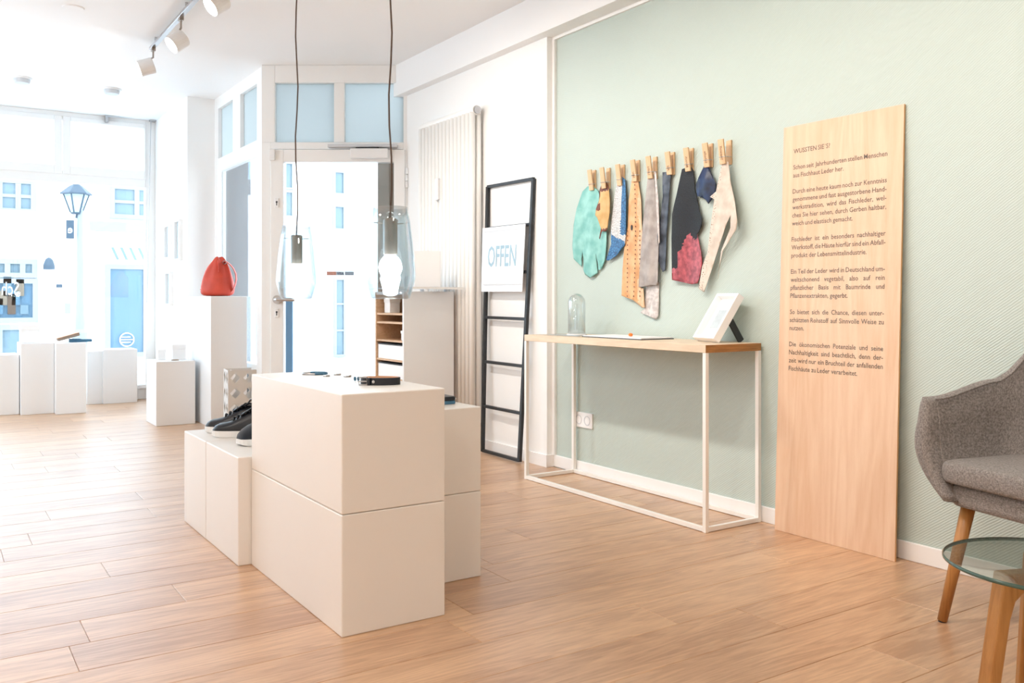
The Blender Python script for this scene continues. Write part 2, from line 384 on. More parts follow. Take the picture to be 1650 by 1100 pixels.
# ================================================================== the room
XG, XW, XB = 2.92, 2.871, 2.805           # green wall, white wall, beam face
YG = 4.005                                 # where the green wall starts
CZ = 2.60; BZ = 2.38                       # ceiling, underside of the beam
XS, YP, XP, YW = 2.03, 7.59, 1.80, 8.85    # side glazing, pillar, return wall, shop window
XL, YB = -1.75, -2.2                       # left wall, back wall
DD = 6.3525                                # the door stands square to this distance
def DP(x, y, off=0.0): return AD(x, y, DD) + Fw * off
def DL(u, z, off=0.0): p = Fw * (DD + off) + Rt * u; return Vector((p.x, p.y, z))
PX = DD / 1434
def du(x): return (x - 825) * PX
def dz(y): return CH + (483 - y) * PX
DM = Matrix.Translation(Fw * DD) @ Matrix.Rotation(-YAW, 4, 'Z')    # local x right, y away, z up

# floor: underlay plus separate laminate planks
fl = struct(B((XL, YB, -0.06), (2.95, YW, -0.014)).build('floor', 'slab'))
ROW, PL = 0.194, 1.285
known = {0: 0.320, 2: 0.668, 4: 0.515, 7: 0.337, 9: 0.438, 10: 0.842}
pm = {}
def plank_mesh(L):
    k = round(L, 4)
    if k not in pm:
        c = 0.0016; g = 0.0004; y0, y1 = g, ROW - g; x0, x1 = g, L - g
        vs = [(x0,y0,-0.014),(x1,y0,-0.014),(x1,y1,-0.014),(x0,y1,-0.014),(x0,y0,-c),(x1,y0,-c),(x1,y1,-c),(x0,y1,-c),
              (x0+c,y0+c,0),(x1-c,y0+c,0),(x1-c,y1-c,0),(x0+c,y1-c,0)]
        fs = [(0,3,2,1),(8,9,10,11)] + [(a, (a+1) % 4, 4+(a+1) % 4, 4+a) for a in range(4)] + [(4+a, 4+(a+1) % 4, 8+(a+1) % 4, 8+a) for a in range(4)]
        me = bpy.data.meshes.new('plank'); me.from_pydata(vs, [], fs); me.materials.append(M['plank']); me.update(); pm[k] = me
    return pm[k]
finv = wmat(fl).inverted()
for r in range(-22, 33):
    y = 2.440 + ROW * r
    if y < YB or y + ROW > YW + 0.02: continue
    ym = y + ROW / 2
    xmax = 2.90 if y > YG - ROW else 2.918
    if y > YG - 0.1: xmax = 2.868
    lim = (DD - cos(YAW) * (y + ROW)) / sin(YAW) - 0.005
    if ym > 6.2: xmax = XS if ym < YP else XP
    elif y > 4.4: xmax = min(xmax, lim + 0.06)
    j = known.get(r, random.uniform(0, PL))
    x = j - PL * math.ceil((j - XL) / PL)
    while x < xmax - 0.01:
        a, b = max(x, XL), min(x + PL, xmax)
        if b - a > 0.02:
            o = bpy.data.objects.new('plank', plank_mesh(b - a)); COL.objects.link(o); o.parent = fl
            o.location = finv @ Vector((a, y, 0))
        x += PL
struct(B((XL - 0.1, YB - 0.1, CZ), (3.1, YW + 0.1, CZ + 0.12)).build('ceiling', 'ceilwhite'))
wl = MB(); LY0, LY1, LZ0, LZ1 = 5.3, 7.6, 0.6, 2.40      # added opening in the unseen left wall, lets in cool fill daylight
wl.box((XL - 0.12, YB - 0.12, -0.06), (XL, LY0, CZ)).box((XL - 0.12, LY1, -0.06), (XL, YW + 0.1, CZ)).box((XL - 0.12, LY0, -0.06), (XL, LY1, LZ0)).box((XL - 0.12, LY0, LZ1), (XL, LY1, CZ))
struct(wl.build('wall_left', 'wallwhite'))
w3 = struct(thing('added_window', None, None, (XL, 6.45, LZ0)))
lf_ = MB()
for y in (LY0, 6.4, LY1 - 0.07): lf_.box((XL - 0.09, y, LZ0), (XL - 0.03, y + 0.07, LZ1))
lf_.build('window_frame', 'frame', w3); B((XL - 0.063, LY0, LZ0), (XL - 0.057, LY1, LZ1)).build('pane', 'glass', w3)
struct(B((XL, YB - 0.12, -0.06), (3.04, YB, CZ)).build('wall_back', 'wallwhite'))
struct(B((XG, YB, -0.06), (XG + 0.12, YG, BZ)).build('wall_right', 'green'))
# white stretch of the right wall, standing a little prouder, up to the door
yend = 6.02
struct(B((XW, YG, -0.06), (XG + 0.12, 5.78, BZ)).build('wall_right_front', 'wallwhite'))
struct(B((XB, YB, BZ), (XG + 0.12, 5.80, CZ)).build('trim_1', 'ceilwhite'))
struct(B((XG - 0.014, YB, BZ - 0.016), (XG, YG, BZ)).build('trim_2', 'frame'))
struct(B((XG - 0.016, YG - 0.024, 0.066), (XG, YG, BZ - 0.016)).build('trim_3', 'frame'))
struct(B((XG - 0.010, YB, 0), (XG, YG, 0.066)).build('baseboard_right', 'skirt', bevel=0.003))
b2 = MB().box((XW - 0.010, YG - 0.008, 0), (XW, 5.5, 0.066)).box((XW, YG - 0.010, 0), (XG - 0.010, YG, 0.066))
struct(b2.build('baseboard_front', 'skirt'))
# front wall: pillar and return with the shop window
struct(B((XP, YP, -0.06), (XS + 0.06, YP + 0.12, CZ)).build('wall_pillar', 'wallwhite'))
struct(B((XP, YP + 0.12, -0.06), (XP + 0.14, YW + 0.1, CZ)).build('wall_return', 'wallwhite'))

# ---- window_1: the shop window
w1 = struct(thing('window_1', None, None, (0.03, YW, 0)))
d0, d1 = YW - 0.03, YW + 0.05
lw = 0.03
fr = MB()
fr.box((1.715, d0, 0), (XP, d1, CZ)).box((XL, d0, 0), (XL + 0.1, d1, CZ))
for za, zb in ((2.53, CZ), (1.97, 2.08), (0.0, 0.14)): fr.box((XL + 0.1, d0, za), (1.715, d1, zb))
fr.build('window_frame', 'frame', w1, bevel=0.004)
for a, b in ((1.020, 1.715), (0.28, 1.014), (-0.46, 0.274)):
    s_ = MB()
    t = 0.062
    e = b - 0.012 if b > 1.7 else b - t
    s_.box((a, d0 - 0.012, 2.045), (a + t, d0 + 0.03, 2.562)).box((e, d0 - 0.012, 2.045), (b, d0 + 0.03, 2.562)).box((a + t, d0 - 0.012, 2.045), (e, d0 + 0.03, 2.12)).box((a + t, d0 - 0.012, 2.52), (e, d0 + 0.03, 2.562))
    s_.build('vent_sash', 'frame', w1, bevel=0.004)
    B((a + 0.02, YW - 0.002, 2.09), (b - 0.008, YW + 0.002, 2.54)).build('pane', 'frost', w1)
B((XL + 0.1, YW + 0.012, 0.14), (1.715, YW + 0.018, 1.97)).build('pane', 'glass', w1)
B((XL + 0.1, YW - 0.06, 0.10), (1.78, YW - 0.03, 0.135)).build('window_sill', 'frame', w1, bevel=0.004)
le = MB(); c0 = AY(31, 475, YW + 0.008)
Type.put(le, 'Sch', lambda u, v: Vector((c0.x - u, YW + 0.008, c0.z + v)), 0, 0, 0.115, 0.62)
le.build('lettering', 'whiteprint', w1)
op = MB(); y_ = YW - 0.075
A, Bq = AY(172, 186, y_), AY(247, 190, y_)
op.tube([A, Bq], 0.012, 10).box((A.x - 0.012, y_ - 0.012, A.z - 0.06), (A.x + 0.012, y_ + 0.04, A.z + 0.02)).box((Bq.x - 0.03, y_ - 0.015, Bq.z - 0.03), (Bq.x + 0.02, y_ + 0.04, Bq.z + 0.03))
op.tube([Bq + Vector((-0.02, 0, 0)), Vector((Bq.x - 0.06, y_, 0.9))], 0.004, 6)
op.build('vent_opener', 'metal', w1, label=None) if False else op.build('vent_opener', 'metal', w1)

# ---- window_2: glazing along the entrance niche
w2 = struct(thing('window_2', None, None, (XS, 7.0, 0)))
ya, yb = 6.28, YP
def yx(x):
    r = ray(x, 0); return XS * r.y / r.x
f2 = MB(); e0, e1 = XS - 0.01, XS + 0.055
p = [yx(353.5), yx(377), yx(389), yx(416)]
f2.box((e0, p[0], 0), (e1, yb, CZ)).box((e0, ya, 0), (e1, p[3], CZ)).box((e0, p[2], 2.09), (e1, p[1], 2.504))
for za, zb in ((2.504, CZ), (1.99, 2.09), (0, 0.45)): f2.box((e0, p[3], za), (e1, p[0], zb))
f2.build('window_frame', 'frame', w2)
for a, b in ((p[0], p[1]), (p[2], p[3])):
    B((XS + 0.02, a, 2.09), (XS + 0.026, b, 2.504)).build('pane', 'frostdim', w2)
B((XS + 0.02, p[0], 0.45), (XS + 0.026, p[3], 1.99)).build('pane', 'glass', w2)

# ---- door_1 with its frame and transom lights, built in the door's own axes
dr = struct(thing('door_1', None, None, mtx=DM))
def dbox(mb, x0, y0, x1, y1, o0, o1):
    return mb.box((du(x0), o0, dz(y1)), (du(x1), o1, dz(y0)))
zf = 483 + CH / PX                     # picture row of the floor at the door
df = MB(); top = 483 - (CZ - CH) / PX
dbox(df, 421, top, 443, 229, 0, 0.09); dbox(df, 421, 229, 436, zf, 0, 0.09)
dbox(df, 443, top, 650, 133, 0, 0.09); dbox(df, 538, 133, 555, 229, 0, 0.09); dbox(df, 650, top, 672, zf, 0, 0.09); dbox(df, 436, 229, 650, 240.5, 0, 0.09)
df.build('door_frame', 'frame', dr, local=True, bevel=0.004)
for a, b in ((443, 538), (555, 650)):
    dbox(MB(), a, 133, b, 229, 0.04, 0.046).build('transom_pane', 'frostdim', dr, local=True)
lf = MB()
dbox(lf, 437, 241.5, 457.7, zf - 2, -0.02, 0.05); dbox(lf, 635, 241.5, 653, zf - 2, -0.02, 0.05); dbox(lf, 457.7, 241.5, 635, 261.6, -0.02, 0.05); dbox(lf, 457.7, zf - 50, 635, zf - 2, -0.02, 0.05)
leaf = lf.build('door_leaf', 'frame', dr, local=True, bevel=0.004)
gp = dbox(MB(), 457.7, 261.6, 635, zf - 50, 0.01, 0.018).build('pane', 'glass', dr, local=True)
for i, (a, b) in enumerate(((526, 541.5), (541.8, 554.6), (555.4, 570))):
    s_ = dbox(MB(), a, 437, b, 443.5, 0.003, 0.009).build('sticker', M['card%d' % (i + 1)], dr, local=True)
    if i == 1:
        t_ = MB(); Type.put(t_, 'VISA', lambda u, v: Vector((du(543.3) + u, 0.0015, dz(442.2) + v)), 0, 0, 3.6 * PX, 1.0)
        t_.build('lettering', 'cardtext', s_, local=True)
dbox(MB(), 567, 241.5, 627, 257, -0.075, -0.02).build('door_closer', 'plastic', dr, local=True, bevel=0.006)
cl = MB(); dbox(cl, 530, 234, 641, 238.5, -0.05, 0.0); cl.build('closer_rail', 'greyplastic', dr, local=True, bevel=0.003)
cl = MB(); cl.bar((du(575), -0.04, dz(240)), (du(612), -0.055, dz(240.5)), 0.012, 0.012); cl.build('closer_arm', 'dark', dr, local=True)
for k in range(3):
    MB().cyl((du(656), -0.012, dz(302.5 - k*10.6)), (du(656), -0.012, dz(302.5 - k*10.6 - 9.8)), 0.012, n=12).build('hinge', 'plastic', dr, local=True, smooth=False)
dbox(MB(), 436, 242, 445, 259, -0.045, -0.02).build('contact_sensor', 'plastic', dr, local=True, bevel=0.004)
for y0, y1 in ((320, 335), (497, 511)):
    kp = dbox(MB(), 444.5, y0, 450.5, y1, -0.028, -0.02).build('key_plate', 'plastic', dr, local=True, bevel=0.003)
    ym = (y0 + y1) / 2
    MB().cyl((du(447.5), -0.029, dz(ym - 1.5)), (du(447.5), -0.0275, dz(ym - 1.5)), 0.007, n=10).box((du(446.8), -0.0292, dz(ym + 4)), (du(448.2), -0.0275, dz(ym))).build('keyhole', 'dark', kp, local=True)
hn = MB().cyl((du(448), -0.02, dz(482.5)), (du(448), -0.034, dz(482.5)), 0.030, n=20)
hn.tube([(du(448), -0.03, dz(482.5)), (du(448), -0.07, dz(482.5)), (du(450.5), -0.082, dz(482.5)), (du(480), -0.085, dz(482.8))], 0.0125, 12)
hn.build('door_handle', 'metal', dr, local=True, smooth=False)

# ---- the street outside
struct(B((-14, YW + 0.1, -0.2), (22, 15.0, -0.08)).build('street', 'paving'))
struct(B((XP + 0.14, YP + 0.9, -0.1), (2.60, YW + 0.12, 2.75)).build('trim_4', 'stone'))
struct(MB().add([DL(du(601), -0.1, 0.22), DL(du(623), -0.1, 0.12), DL(du(680), -0.1, 0.12), DL(du(680), -0.1, 0.6), DL(du(601), -0.1, 0.6),
                 DL(du(601), 2.05, 0.22), DL(du(623), 2.05, 0.12), DL(du(680), 2.05, 0.12), DL(du(680), 2.05, 0.6), DL(du(601), 2.05, 0.6)],
                [(4,3,2,1,0),(5,6,7,8,9),(0,1,6,5),(1,2,7,6),(2,3,8,7),(3,4,9,8),(4,0,5,9)]).build('trim_5', 'stonebrown'))
struct(B((XS + 0.06, 6.0, -0.1), (4.5, YW + 0.12, -0.02)).build('trim_6', 'paving'))
YF = 14.5
fb = thing('house', 'white rendered house across the street with blue shop windows', 'house', (4, YF, -0.08))
B((-12, YF, -0.1), (20, YF + 0.4, 9.0)).build('facade_wall', 'facade', fb)
def fwin(x0, y0, x1, y1, m='streetglass', mull=1, trans=1, name='window'):
    a, b = AY(x0, y1, YF), AY(x1, y0, YF); x0, x1 = a.x, b.x; z0, z1 = a.z, b.z
    f = MB(); t = min(0.07, (x1 - x0) * 0.2)
    f.box((x0, YF - 0.05, z0), (x0 + t, YF, z1)).box((x1 - t, YF - 0.05, z0), (x1, YF, z1)).box((x0 + t, YF - 0.05, z0), (x1 - t, YF, z0 + t)).box((x0 + t, YF - 0.05, z1 - t), (x1 - t, YF, z1))
    for k in range(mull):
        xm = x0 + (x1 - x0) * (k + 1) / (mull + 1); f.box((xm - t/2, YF - 0.048, z0 + t), (xm + t/2, YF, z1 - t))
    for k in range(trans):
        zm = z0 + (z1 - z0) * (k + 1) / (trans + 1); f.box((x0 + t, YF - 0.044, zm - t/3), (x1 - t, YF, zm + t/3))
    o = f.build(name, 'facadetrim', fb)
    B((x0 + t, YF - 0.02, z0 + t), (x1 - t, YF - 0.012, z1 - t)).build('pane', m, o)
    return o, x0, x1, z0, z1
fwin(-62, 290, 58, 340, mull=3)
fwin(176, 302, 262, 352, mull=1, trans=1)
B(AY(-70, 347, YF - 0.12), AY(64, 342, YF)).build('window_ledge', 'facade', fb)
B(AY(146, 371, YF - 0.1), AY(290, 363, YF)).build('cornice', 'facadetrim', fb)
fwin(-90, 418, 60, 446, 'streetglass', mull=5, trans=0, name='shop_transom')
shop, sx0, sx1, sz0, sz1 = fwin(-90, 449, 61, 521, 'streetglassdeep', mull=1, trans=0, name='shop_window')
for k in range(16):        # goods behind the opposite shop window
    gx = sx0 + 0.15 + (sx1 - sx0 - 0.3) * (k + 0.5) / 16; gh = random.uniform(0.12, 0.3); gz = sz0 + 0.12 + (k % 3) * 0.13
    g = B((gx - 0.05, YF - 0.05, gz), (gx + 0.05, YF - 0.022, gz + gh)).build('goods', ['goodsbrown', 'streetglassdeep', 'goodstan', 'streetglass'][k % 4], shop)
fwin(-90, 523, 42, 580, mull=2, trans=0)
fwin(169, 427, 238, 576, 'streetglassdeep', mull=0, trans=0, name='shop_door')
aw = MB(); 
a, b = AY(163, 418, YF), AY(300, 402, YF)
aw.box((a.x, YF - 0.08, a.z), (b.x, YF, b.z)).build('awning_valance', 'facade', fb)
for k in range(13):
    x = a.x + 0.12 + k * 0.125
    MB().add([(x, YF - 0.084, b.z), (x + 0.04, YF - 0.084, b.z), (x + 0.12, YF - 0.084, a.z), (x + 0.08, YF - 0.084, a.z), (x, YF - 0.08, b.z), (x + 0.04, YF - 0.08, b.z), (x + 0.12, YF - 0.08, a.z), (x + 0.08, YF - 0.08, a.z)],
             [(0,1,2,3),(7,6,5,4),(0,4,5,1),(1,5,6,2),(2,6,7,3),(3,7,4,0)]).build('stripe', 'streetglass', fb)
lg = AY(204.5, 547, YF - 0.07)
ring = MB().tube([lg + Vector((0.10 * cos(t * pi / 14), 0, 0.10 * sin(t * pi / 14))) for t in range(28)], 0.008, 6, closed=True)
for dzz in (-0.04, 0, 0.04): ring.box(lg + Vector((-0.09, -0.004, dzz - 0.006)), lg + Vector((0.09 if dzz == 0 else 0.05, 0.004, dzz + 0.006)))
ring.build('round_emblem', 'whiteprint', fb)
al = AY(79, 425, YF - 0.1); MB().lathe([(0.02, 0.09), (0.05, 0.06), (0.075, -0.02), (0.075, -0.08)], 12, al, capb=True, capt=True).box(al + Vector((-0.02, 0, 0)), al + Vector((0.02, 0.1, 0.04))).build('wall_lamp', 'lampblue', fb)
B(AY(91, 463, YF - 0.03), AY(100, 458, YF)).build('house_number', 'lampblue', fb)
B(AY(105, 505, YF - 0.04), AY(113, 488, YF)).build('intercom', 'facadetrim', fb)
# windows and shopfront seen through the entrance door
for q in ((457, 262, 472, 305), (457, 308, 472, 350), (535, 275, 556, 315), (535, 330, 556, 372)): fwin(*q, mull=0, trans=0)
fwin(537, 447, 556, 575, 'streetglass', mull=0, trans=2, name='shop_window')
fwin(396, 436, 402, 560, 'streetglassdeep', mull=0, trans=1); fwin(388, 280, 394, 360, mull=0)
fwin(412, 430, 421, 572, 'streetglassdeep', mull=0, trans=2)
a_, b_ = AD(460, 0, 7.0), AD(472, 0, 7.0)
nb = thing('banner_board', 'dark narrow upright board standing outside the entrance door', 'board', ((a_.x+b_.x)/2, (a_.y+b_.y)/2, -0.08))
MB().bar((a_.x, a_.y, .43), (b_.x, b_.y, .43), 0.03, 0.97).build('panel', 'blueleather', nb); MB().bar((a_.x-.03, a_.y, -.05), (b_.x+.03, b_.y, -.05), 0.16, 0.05).build('foot', 'black', nb)
# street lantern
P0 = AY(129, 500, 12.6); lx = P0.x
sl = thing('street_lantern', 'old style iron street lantern on a pole across the street', 'street lamp', (lx, 12.6, -0.08))
MB().lathe([(0.09, -0.08), (0.09, 0.5), (0.06, 0.55), (0.045, 0.9), (0.035, 2.1), (0.05, 2.12), (0.02, 2.2)], 12, (lx, 12.6, 0), capb=True, capt=True).build('pole', 'facadetrim', sl)
lz = AY(123, 345, 12.6).z; lo = (AY(123, 345, 12.6).x, 12.6, lz)
MB().tube([(lx, 12.6, 2.12), (lo[0], 12.6, lz - 0.05)], 0.018, 8).build('bracket', 'lampblue', sl)
lan = MB().lathe([(0.06, 0), (0.07, 0.02), (0.075, 0.02)], 6, lo, capb=True)
for k in range(6):
    t = k * pi / 3; lan.bar(Vector(lo) + Vector((0.07*cos(t), 0.07*sin(t), 0.02)), Vector(lo) + Vector((0.15*cos(t), 0.15*sin(t), 0.25)), 0.014)
lan.lathe([(0.19, 0.25), (0.19, 0.265), (0.08, 0.36), (0.045, 0.38), (0.045, 0.43), (0.0, 0.45)], 6, lo, capb=True)
hd = lan.build('lantern_frame', 'lampblue', sl)
MB().lathe([(0.066, 0.02), (0.142, 0.248)], 6, lo).build('lantern_glass', 'frost', hd)
sg0, sg1 = AY(107, 384, 12.55), AY(119, 355, 12.58)
sb = MB().box(sg0, sg1); sb = sb.build('hanging_sign', 'lampblue', sl)
t_ = MB(); Type.put(t_, 'e', lambda u, v: Vector((sg1.x - 0.02 - u, 12.546, sg0.z + 0.07 + v)), 0, 0, 0.10, 0.9); t_.build('lettering', 'whiteprint', sb)

# ================================================================== display boxes
def dbx(name, a, b, label, cat='display box', m='box', group=None, bev=0.0035):
    return tag(B(a, b).build(name, m, bevel=bev, seg=2), label, cat, group)
BG = 'white display boxes in the middle of the room'
x0, x1, y0, y1 = 0.950, 1.272, 2.287, 3.094
dbx('display_box', (x0, y0, 0.0), (x1, y1, 0.3345), 'large white display box on the floor, lower one of the tallest central stack', group=BG)
dbx('display_box', (x0, y0, 0.336), (x1, y1, 0.6655), 'large white display box carrying the collar, upper one of the central stack', group=BG)
dbx('display_box', (1.288, 2.545, 0), (1.553, 3.09, 0.2845), 'lower white box of the shorter stack right of the tallest stack', group=BG)
dbx('display_box', (1.288, 2.545, 0.286), (1.553, 3.09, 0.567), 'upper white box carrying a dark wallet, right of the tallest stack', group=BG)
dbx('display_box', (0.9045, 3.098, 0), (1.34, 3.520, 0.377), 'low white box under the suede shoe, beside the tall central stack', group=BG)
dbx('display_box', (0.9035, 3.522, 0), (1.34, 3.862, 0.377), 'low white box under the leather sneakers, far end of the group', group=BG)
PG = 'white display plinths by the shop windows'
dbx('display_plinth', (1.721, 6.569, 0), (1.985, 7.22, 0.951), 'tall white plinth carrying the red leather bag', 'plinth', 'plinth', PG)
dbx('display_plinth', (1.405, 6.853, 0), (1.683, 7.20, 0.471), 'knee high white plinth left of the red bag plinth', 'plinth', 'plinth', PG)
wz = 0.5
def wp(xl, xr, yb_, yt, dep, label, seam=None):
    a = FL(xl, yb_); b = FL(xr, yb_); Y = a.y
    Xl = AY(xl, 0, Y).x; Xr = AY(xr, 0, Y).x; z = AY(xl, yt, Y).z
    if seam is None: dbx('display_plinth', (Xl, Y, 0), (Xr, Y + dep, z), label, 'plinth', 'plinth', PG)
    return Xl, Xr, Y, z
wp(33.5, 87.3, 669, 553.5, 0.36, 'white plinth by the shop window holding a small white box')
X8 = wp(90.3, 139, 668, 553, 0.36, 'white plinth by the shop window holding the brown and blue leather goods')
X7 = wp(-28, 31, 671, 573, 0.36, 'lower white plinth at the left edge beside the shop window')
wp(140, 165.3, 652, 566, 0.28, 'narrow white plinth at the window, behind the leather goods plinth')
wp(166, 221.5, 651, 563.5, 0.28, 'white plinth at the right end of the shop window')

# ---- small goods on them
a = FL(37, 553, X8[3]); 
bx = AY(33, 550, 8.2); bx2 = AY(65, 522, 8.2)
def smallbox(x0, x1, y0, y1, z0, z1, label, m='paper', name='gift_box'):
    t = thing(name, label, 'box', ((x0+x1)/2, (y0+y1)/2, z0)); h = (z1 - z0)
    B((x0, y0, z0), (x1, y1, z0 + h * 0.7)).build('body', m, t, bevel=0.002)
    B((x0 - 0.003, y0 - 0.003, z0 + h * 0.7), (x1 + 0.003, y1 + 0.003, z1)).build('lid', m, t, bevel=0.002)
    return t
smallbox(AY(34, 0, 8.2).x, AY(64, 0, 8.2).x, 8.2, 8.38, X8[3], AY(50, 523, 8.2).z, 'white cardboard box on the window plinth beside the leather goods')
smallbox(1.56, 1.655, 7.03, 7.12, 0.471, 0.585, 'white cube box on the knee high plinth, right one of two')
smallbox(1.462, 1.515, 7.06, 7.12, 0.471, 0.55, 'smaller white box on the knee high plinth, left one of two')
gd = AY(110, 545, 8.1)
m4 = Matrix.Translation(Vector((AY(111, 0, 8.1).x, 8.15, X8[3] + 0.044))) @ Matrix.Rotation(radians(-16), 4, 'Y')
wt = thing('leather_wallet', 'brown leather wallet propped aslant on the window plinth', 'wallet', mtx=m4)
MB().box((-0.085, -0.05, -0.012), (0.085, 0.05, 0.012)).build('body', 'brownleather', wt, local=True, bevel=0.006)
MB().box((-0.086, -0.052, 0.012), (0.086, 0.052, 0.016)).build('flap', 'tan', wt, local=True, bevel=0.0015)
wx = AY(131, 0, 8.1).x
wt = thing('leather_wallet', 'steel blue leather wallet lying flat on the window plinth', 'wallet', (wx, 8.16, X8[3]))
B((wx - 0.085, 8.12, X8[3]), (wx + 0.085, 8.2, X8[3] + 0.024)).build('body', 'blueleather', wt, bevel=0.006)
B((wx - 0.086, 8.118, X8[3] + 0.024), (wx + 0.0, 8.202, X8[3] + 0.028)).build('flap', 'blueleather', wt, bevel=0.001)
cx_ = 1.51; 
tag(MB().lathe([(0.026, 0), (0.028, 0.003), (0.024, 0.007), (0.018, 0.004)], 20, (1.560, 6.95, 0.471), capb=True, capt=True).build('leather_coaster', 'brownleather'), 'small round brown coaster on the knee high white plinth', 'coaster')
# wallet on the shorter stack
wl = thing('leather_wallet', 'black zip wallet on the shorter central box stack', 'wallet', (1.445, 2.70, 0.567))
def rr(x0, x1, y0, y1, r, n=4):
    ps = []
    for cx, cy, a0 in ((x1-r, y0+r, -pi/2), (x1-r, y1-r, 0), (x0+r, y1-r, pi/2), (x0+r, y0+r, pi)):
        for k in range(n + 1):
            t = a0 + pi/2 * k / n; ps.append((cx + r*cos(t), cy + r*sin(t)))
    return ps
wpoly = rr(1.375, 1.522, 2.655, 2.745, 0.012)
MB().prism(wpoly, lambda x, y: (x, y, 0.567), lambda x, y: (x, y, 0.579)).build('body', 'blueleather', wl, bevel=0.003)
MB().prism(wpoly, lambda x, y: (x, y, 0.579), lambda x, y: (x, y, 0.594)).build('flap', 'blackleather', wl, bevel=0.004)
MB().tube([(1.520, 2.68, 0.58), (1.530, 2.682, 0.578), (1.536, 2.682, 0.584)], 0.0022, 6).build('zip_pull', 'metal', wl)

# ---- collar and jewellery on the tall stack
ZT = 0.6655
cc = FL(613, 619, ZT); cc = Vector((cc.x, cc.y, ZT))
co = thing('leather_collar', 'coiled black leather collar with silver buckle on the tall stack', 'collar', cc, -YAW)
ring_o = []; n = 40
def ov(t, k): return Vector(((0.058 + k) * cos(t), (0.034 + k) * sin(t), 0))
rows = [[ov(2*pi*j/n, kk) + Vector((0, 0, z)) for j in range(n)] for kk, z in ((0.003, 0), (0.003, 0.022), (0.0, 0.0225), (0.0, 0))]
MB().grid([rows[0], rows[1]], True).grid([rows[1], rows[2]], True).build('strap', 'blackleather', co, local=True, smooth=False)
MB().grid([[p_ - Vector((0.0006*cos(0), 0, 0)) for p_ in rows[2]], [p_ for p_ in rows[3]]], True).build('lining', 'tan', co, local=True)
bk = MB(); bx_ = -0.060
fr_ = [(-0.006, -0.040, -0.001 + 0.003), (-0.006, -0.040, 0.024), (-0.030, -0.040, 0.024), (-0.030, -0.040, 0.002)]
bk.tube([Vector((-0.030 + q[0], q[1] + 0.008, q[2])) for q in fr_], 0.0024, 8, closed=True)
bk.tube([Vector((-0.036, -0.032, 0.012)), Vector((-0.064, -0.033, 0.012))], 0.002, 6)
bk.build('buckle', 'metal', co, local=True)
MB().lathe([(0.0045, 0), (0.0045, 0.002), (0.002, 0.0035)], 10, (0, 0, 0), Matrix.Translation((-0.016, -0.0365, 0.011)) @ Matrix.Rotation(pi/2, 4, 'X'), capt=True).build('rivet', 'metal', co, local=True)
MB().box((-0.034, -0.040, 0.0), (-0.026, -0.030, 0.0232)).build('keeper', 'blackleather', co, local=True, bevel=0.001)
cb = FL(507, 603, ZT)
br = thing('leather_bracelet', 'dark blue leather bracelet with silver clasp on the tall stack', 'bracelet', (cb.x, cb.y, ZT), -YAW)
arc = [Vector((0.042*cos(t), 0.03*sin(t), 0.004)) for t in [radians(-80 + 20*k) for k in range(11)]]
MB().tube(arc, 0.004, 8).build('band', 'blueleather', br, local=True)
MB().tube([Vector((0.042*cos(t), 0.03*sin(t), 0.0035)) for t in [radians(120 + 16*k) for k in range(11)]], 0.003, 8).build('clasp', 'metal', br, local=True)
for i, (px_, py_) in enumerate(((526, 606), (543, 604), (559, 607))):
    q = FL(px_, py_, ZT); nm = ('leftmost', 'middle', 'rightmost')[i]
    rg = thing('finger_ring', nm + ' of three small silver rings beside the collar', 'ring', (q.x, q.y, ZT), 0.4*i, 'silver rings on the tall stack')
    MB().tube([(0.010*cos(t*pi/10), 0.010*sin(t*pi/10), 0.002) for t in range(20)], 0.002, 6, closed=True).build('band', 'metal', rg, local=True)
    MB().box((-0.006, -0.014, 0), (0.006, -0.008, 0.006)).build('setting', 'dullmetal' if i == 2 else 'metal', rg, local=True, bevel=0.001)
for i, px_ in enumerate((572, 577.5)):
    q = FL(px_, 614, ZT)
    st = thing('ear_stud', ('dark blue oval ear stud on the tall stack, left one', 'dark blue oval ear stud touching the collar buckle, right one')[i], 'ear stud', (q.x, q.y, ZT), -YAW, 'oval ear studs on the tall stack')
    MB().lathe([(0.0035, -0.0012), (0.0045, 0), (0.0035, 0.0012)], 14, (0, 0, 0.0078), Matrix.Rotation(radians(100), 4, 'X'), capb=True, capt=True, sy=1.6).build('stone', 'blueleather', st, local=True)
    MB().cyl((0, 0.001, 0.007), (0, 0.008, 0.0012), 0.0012, n=6).build('pin', 'metal', st, local=True)

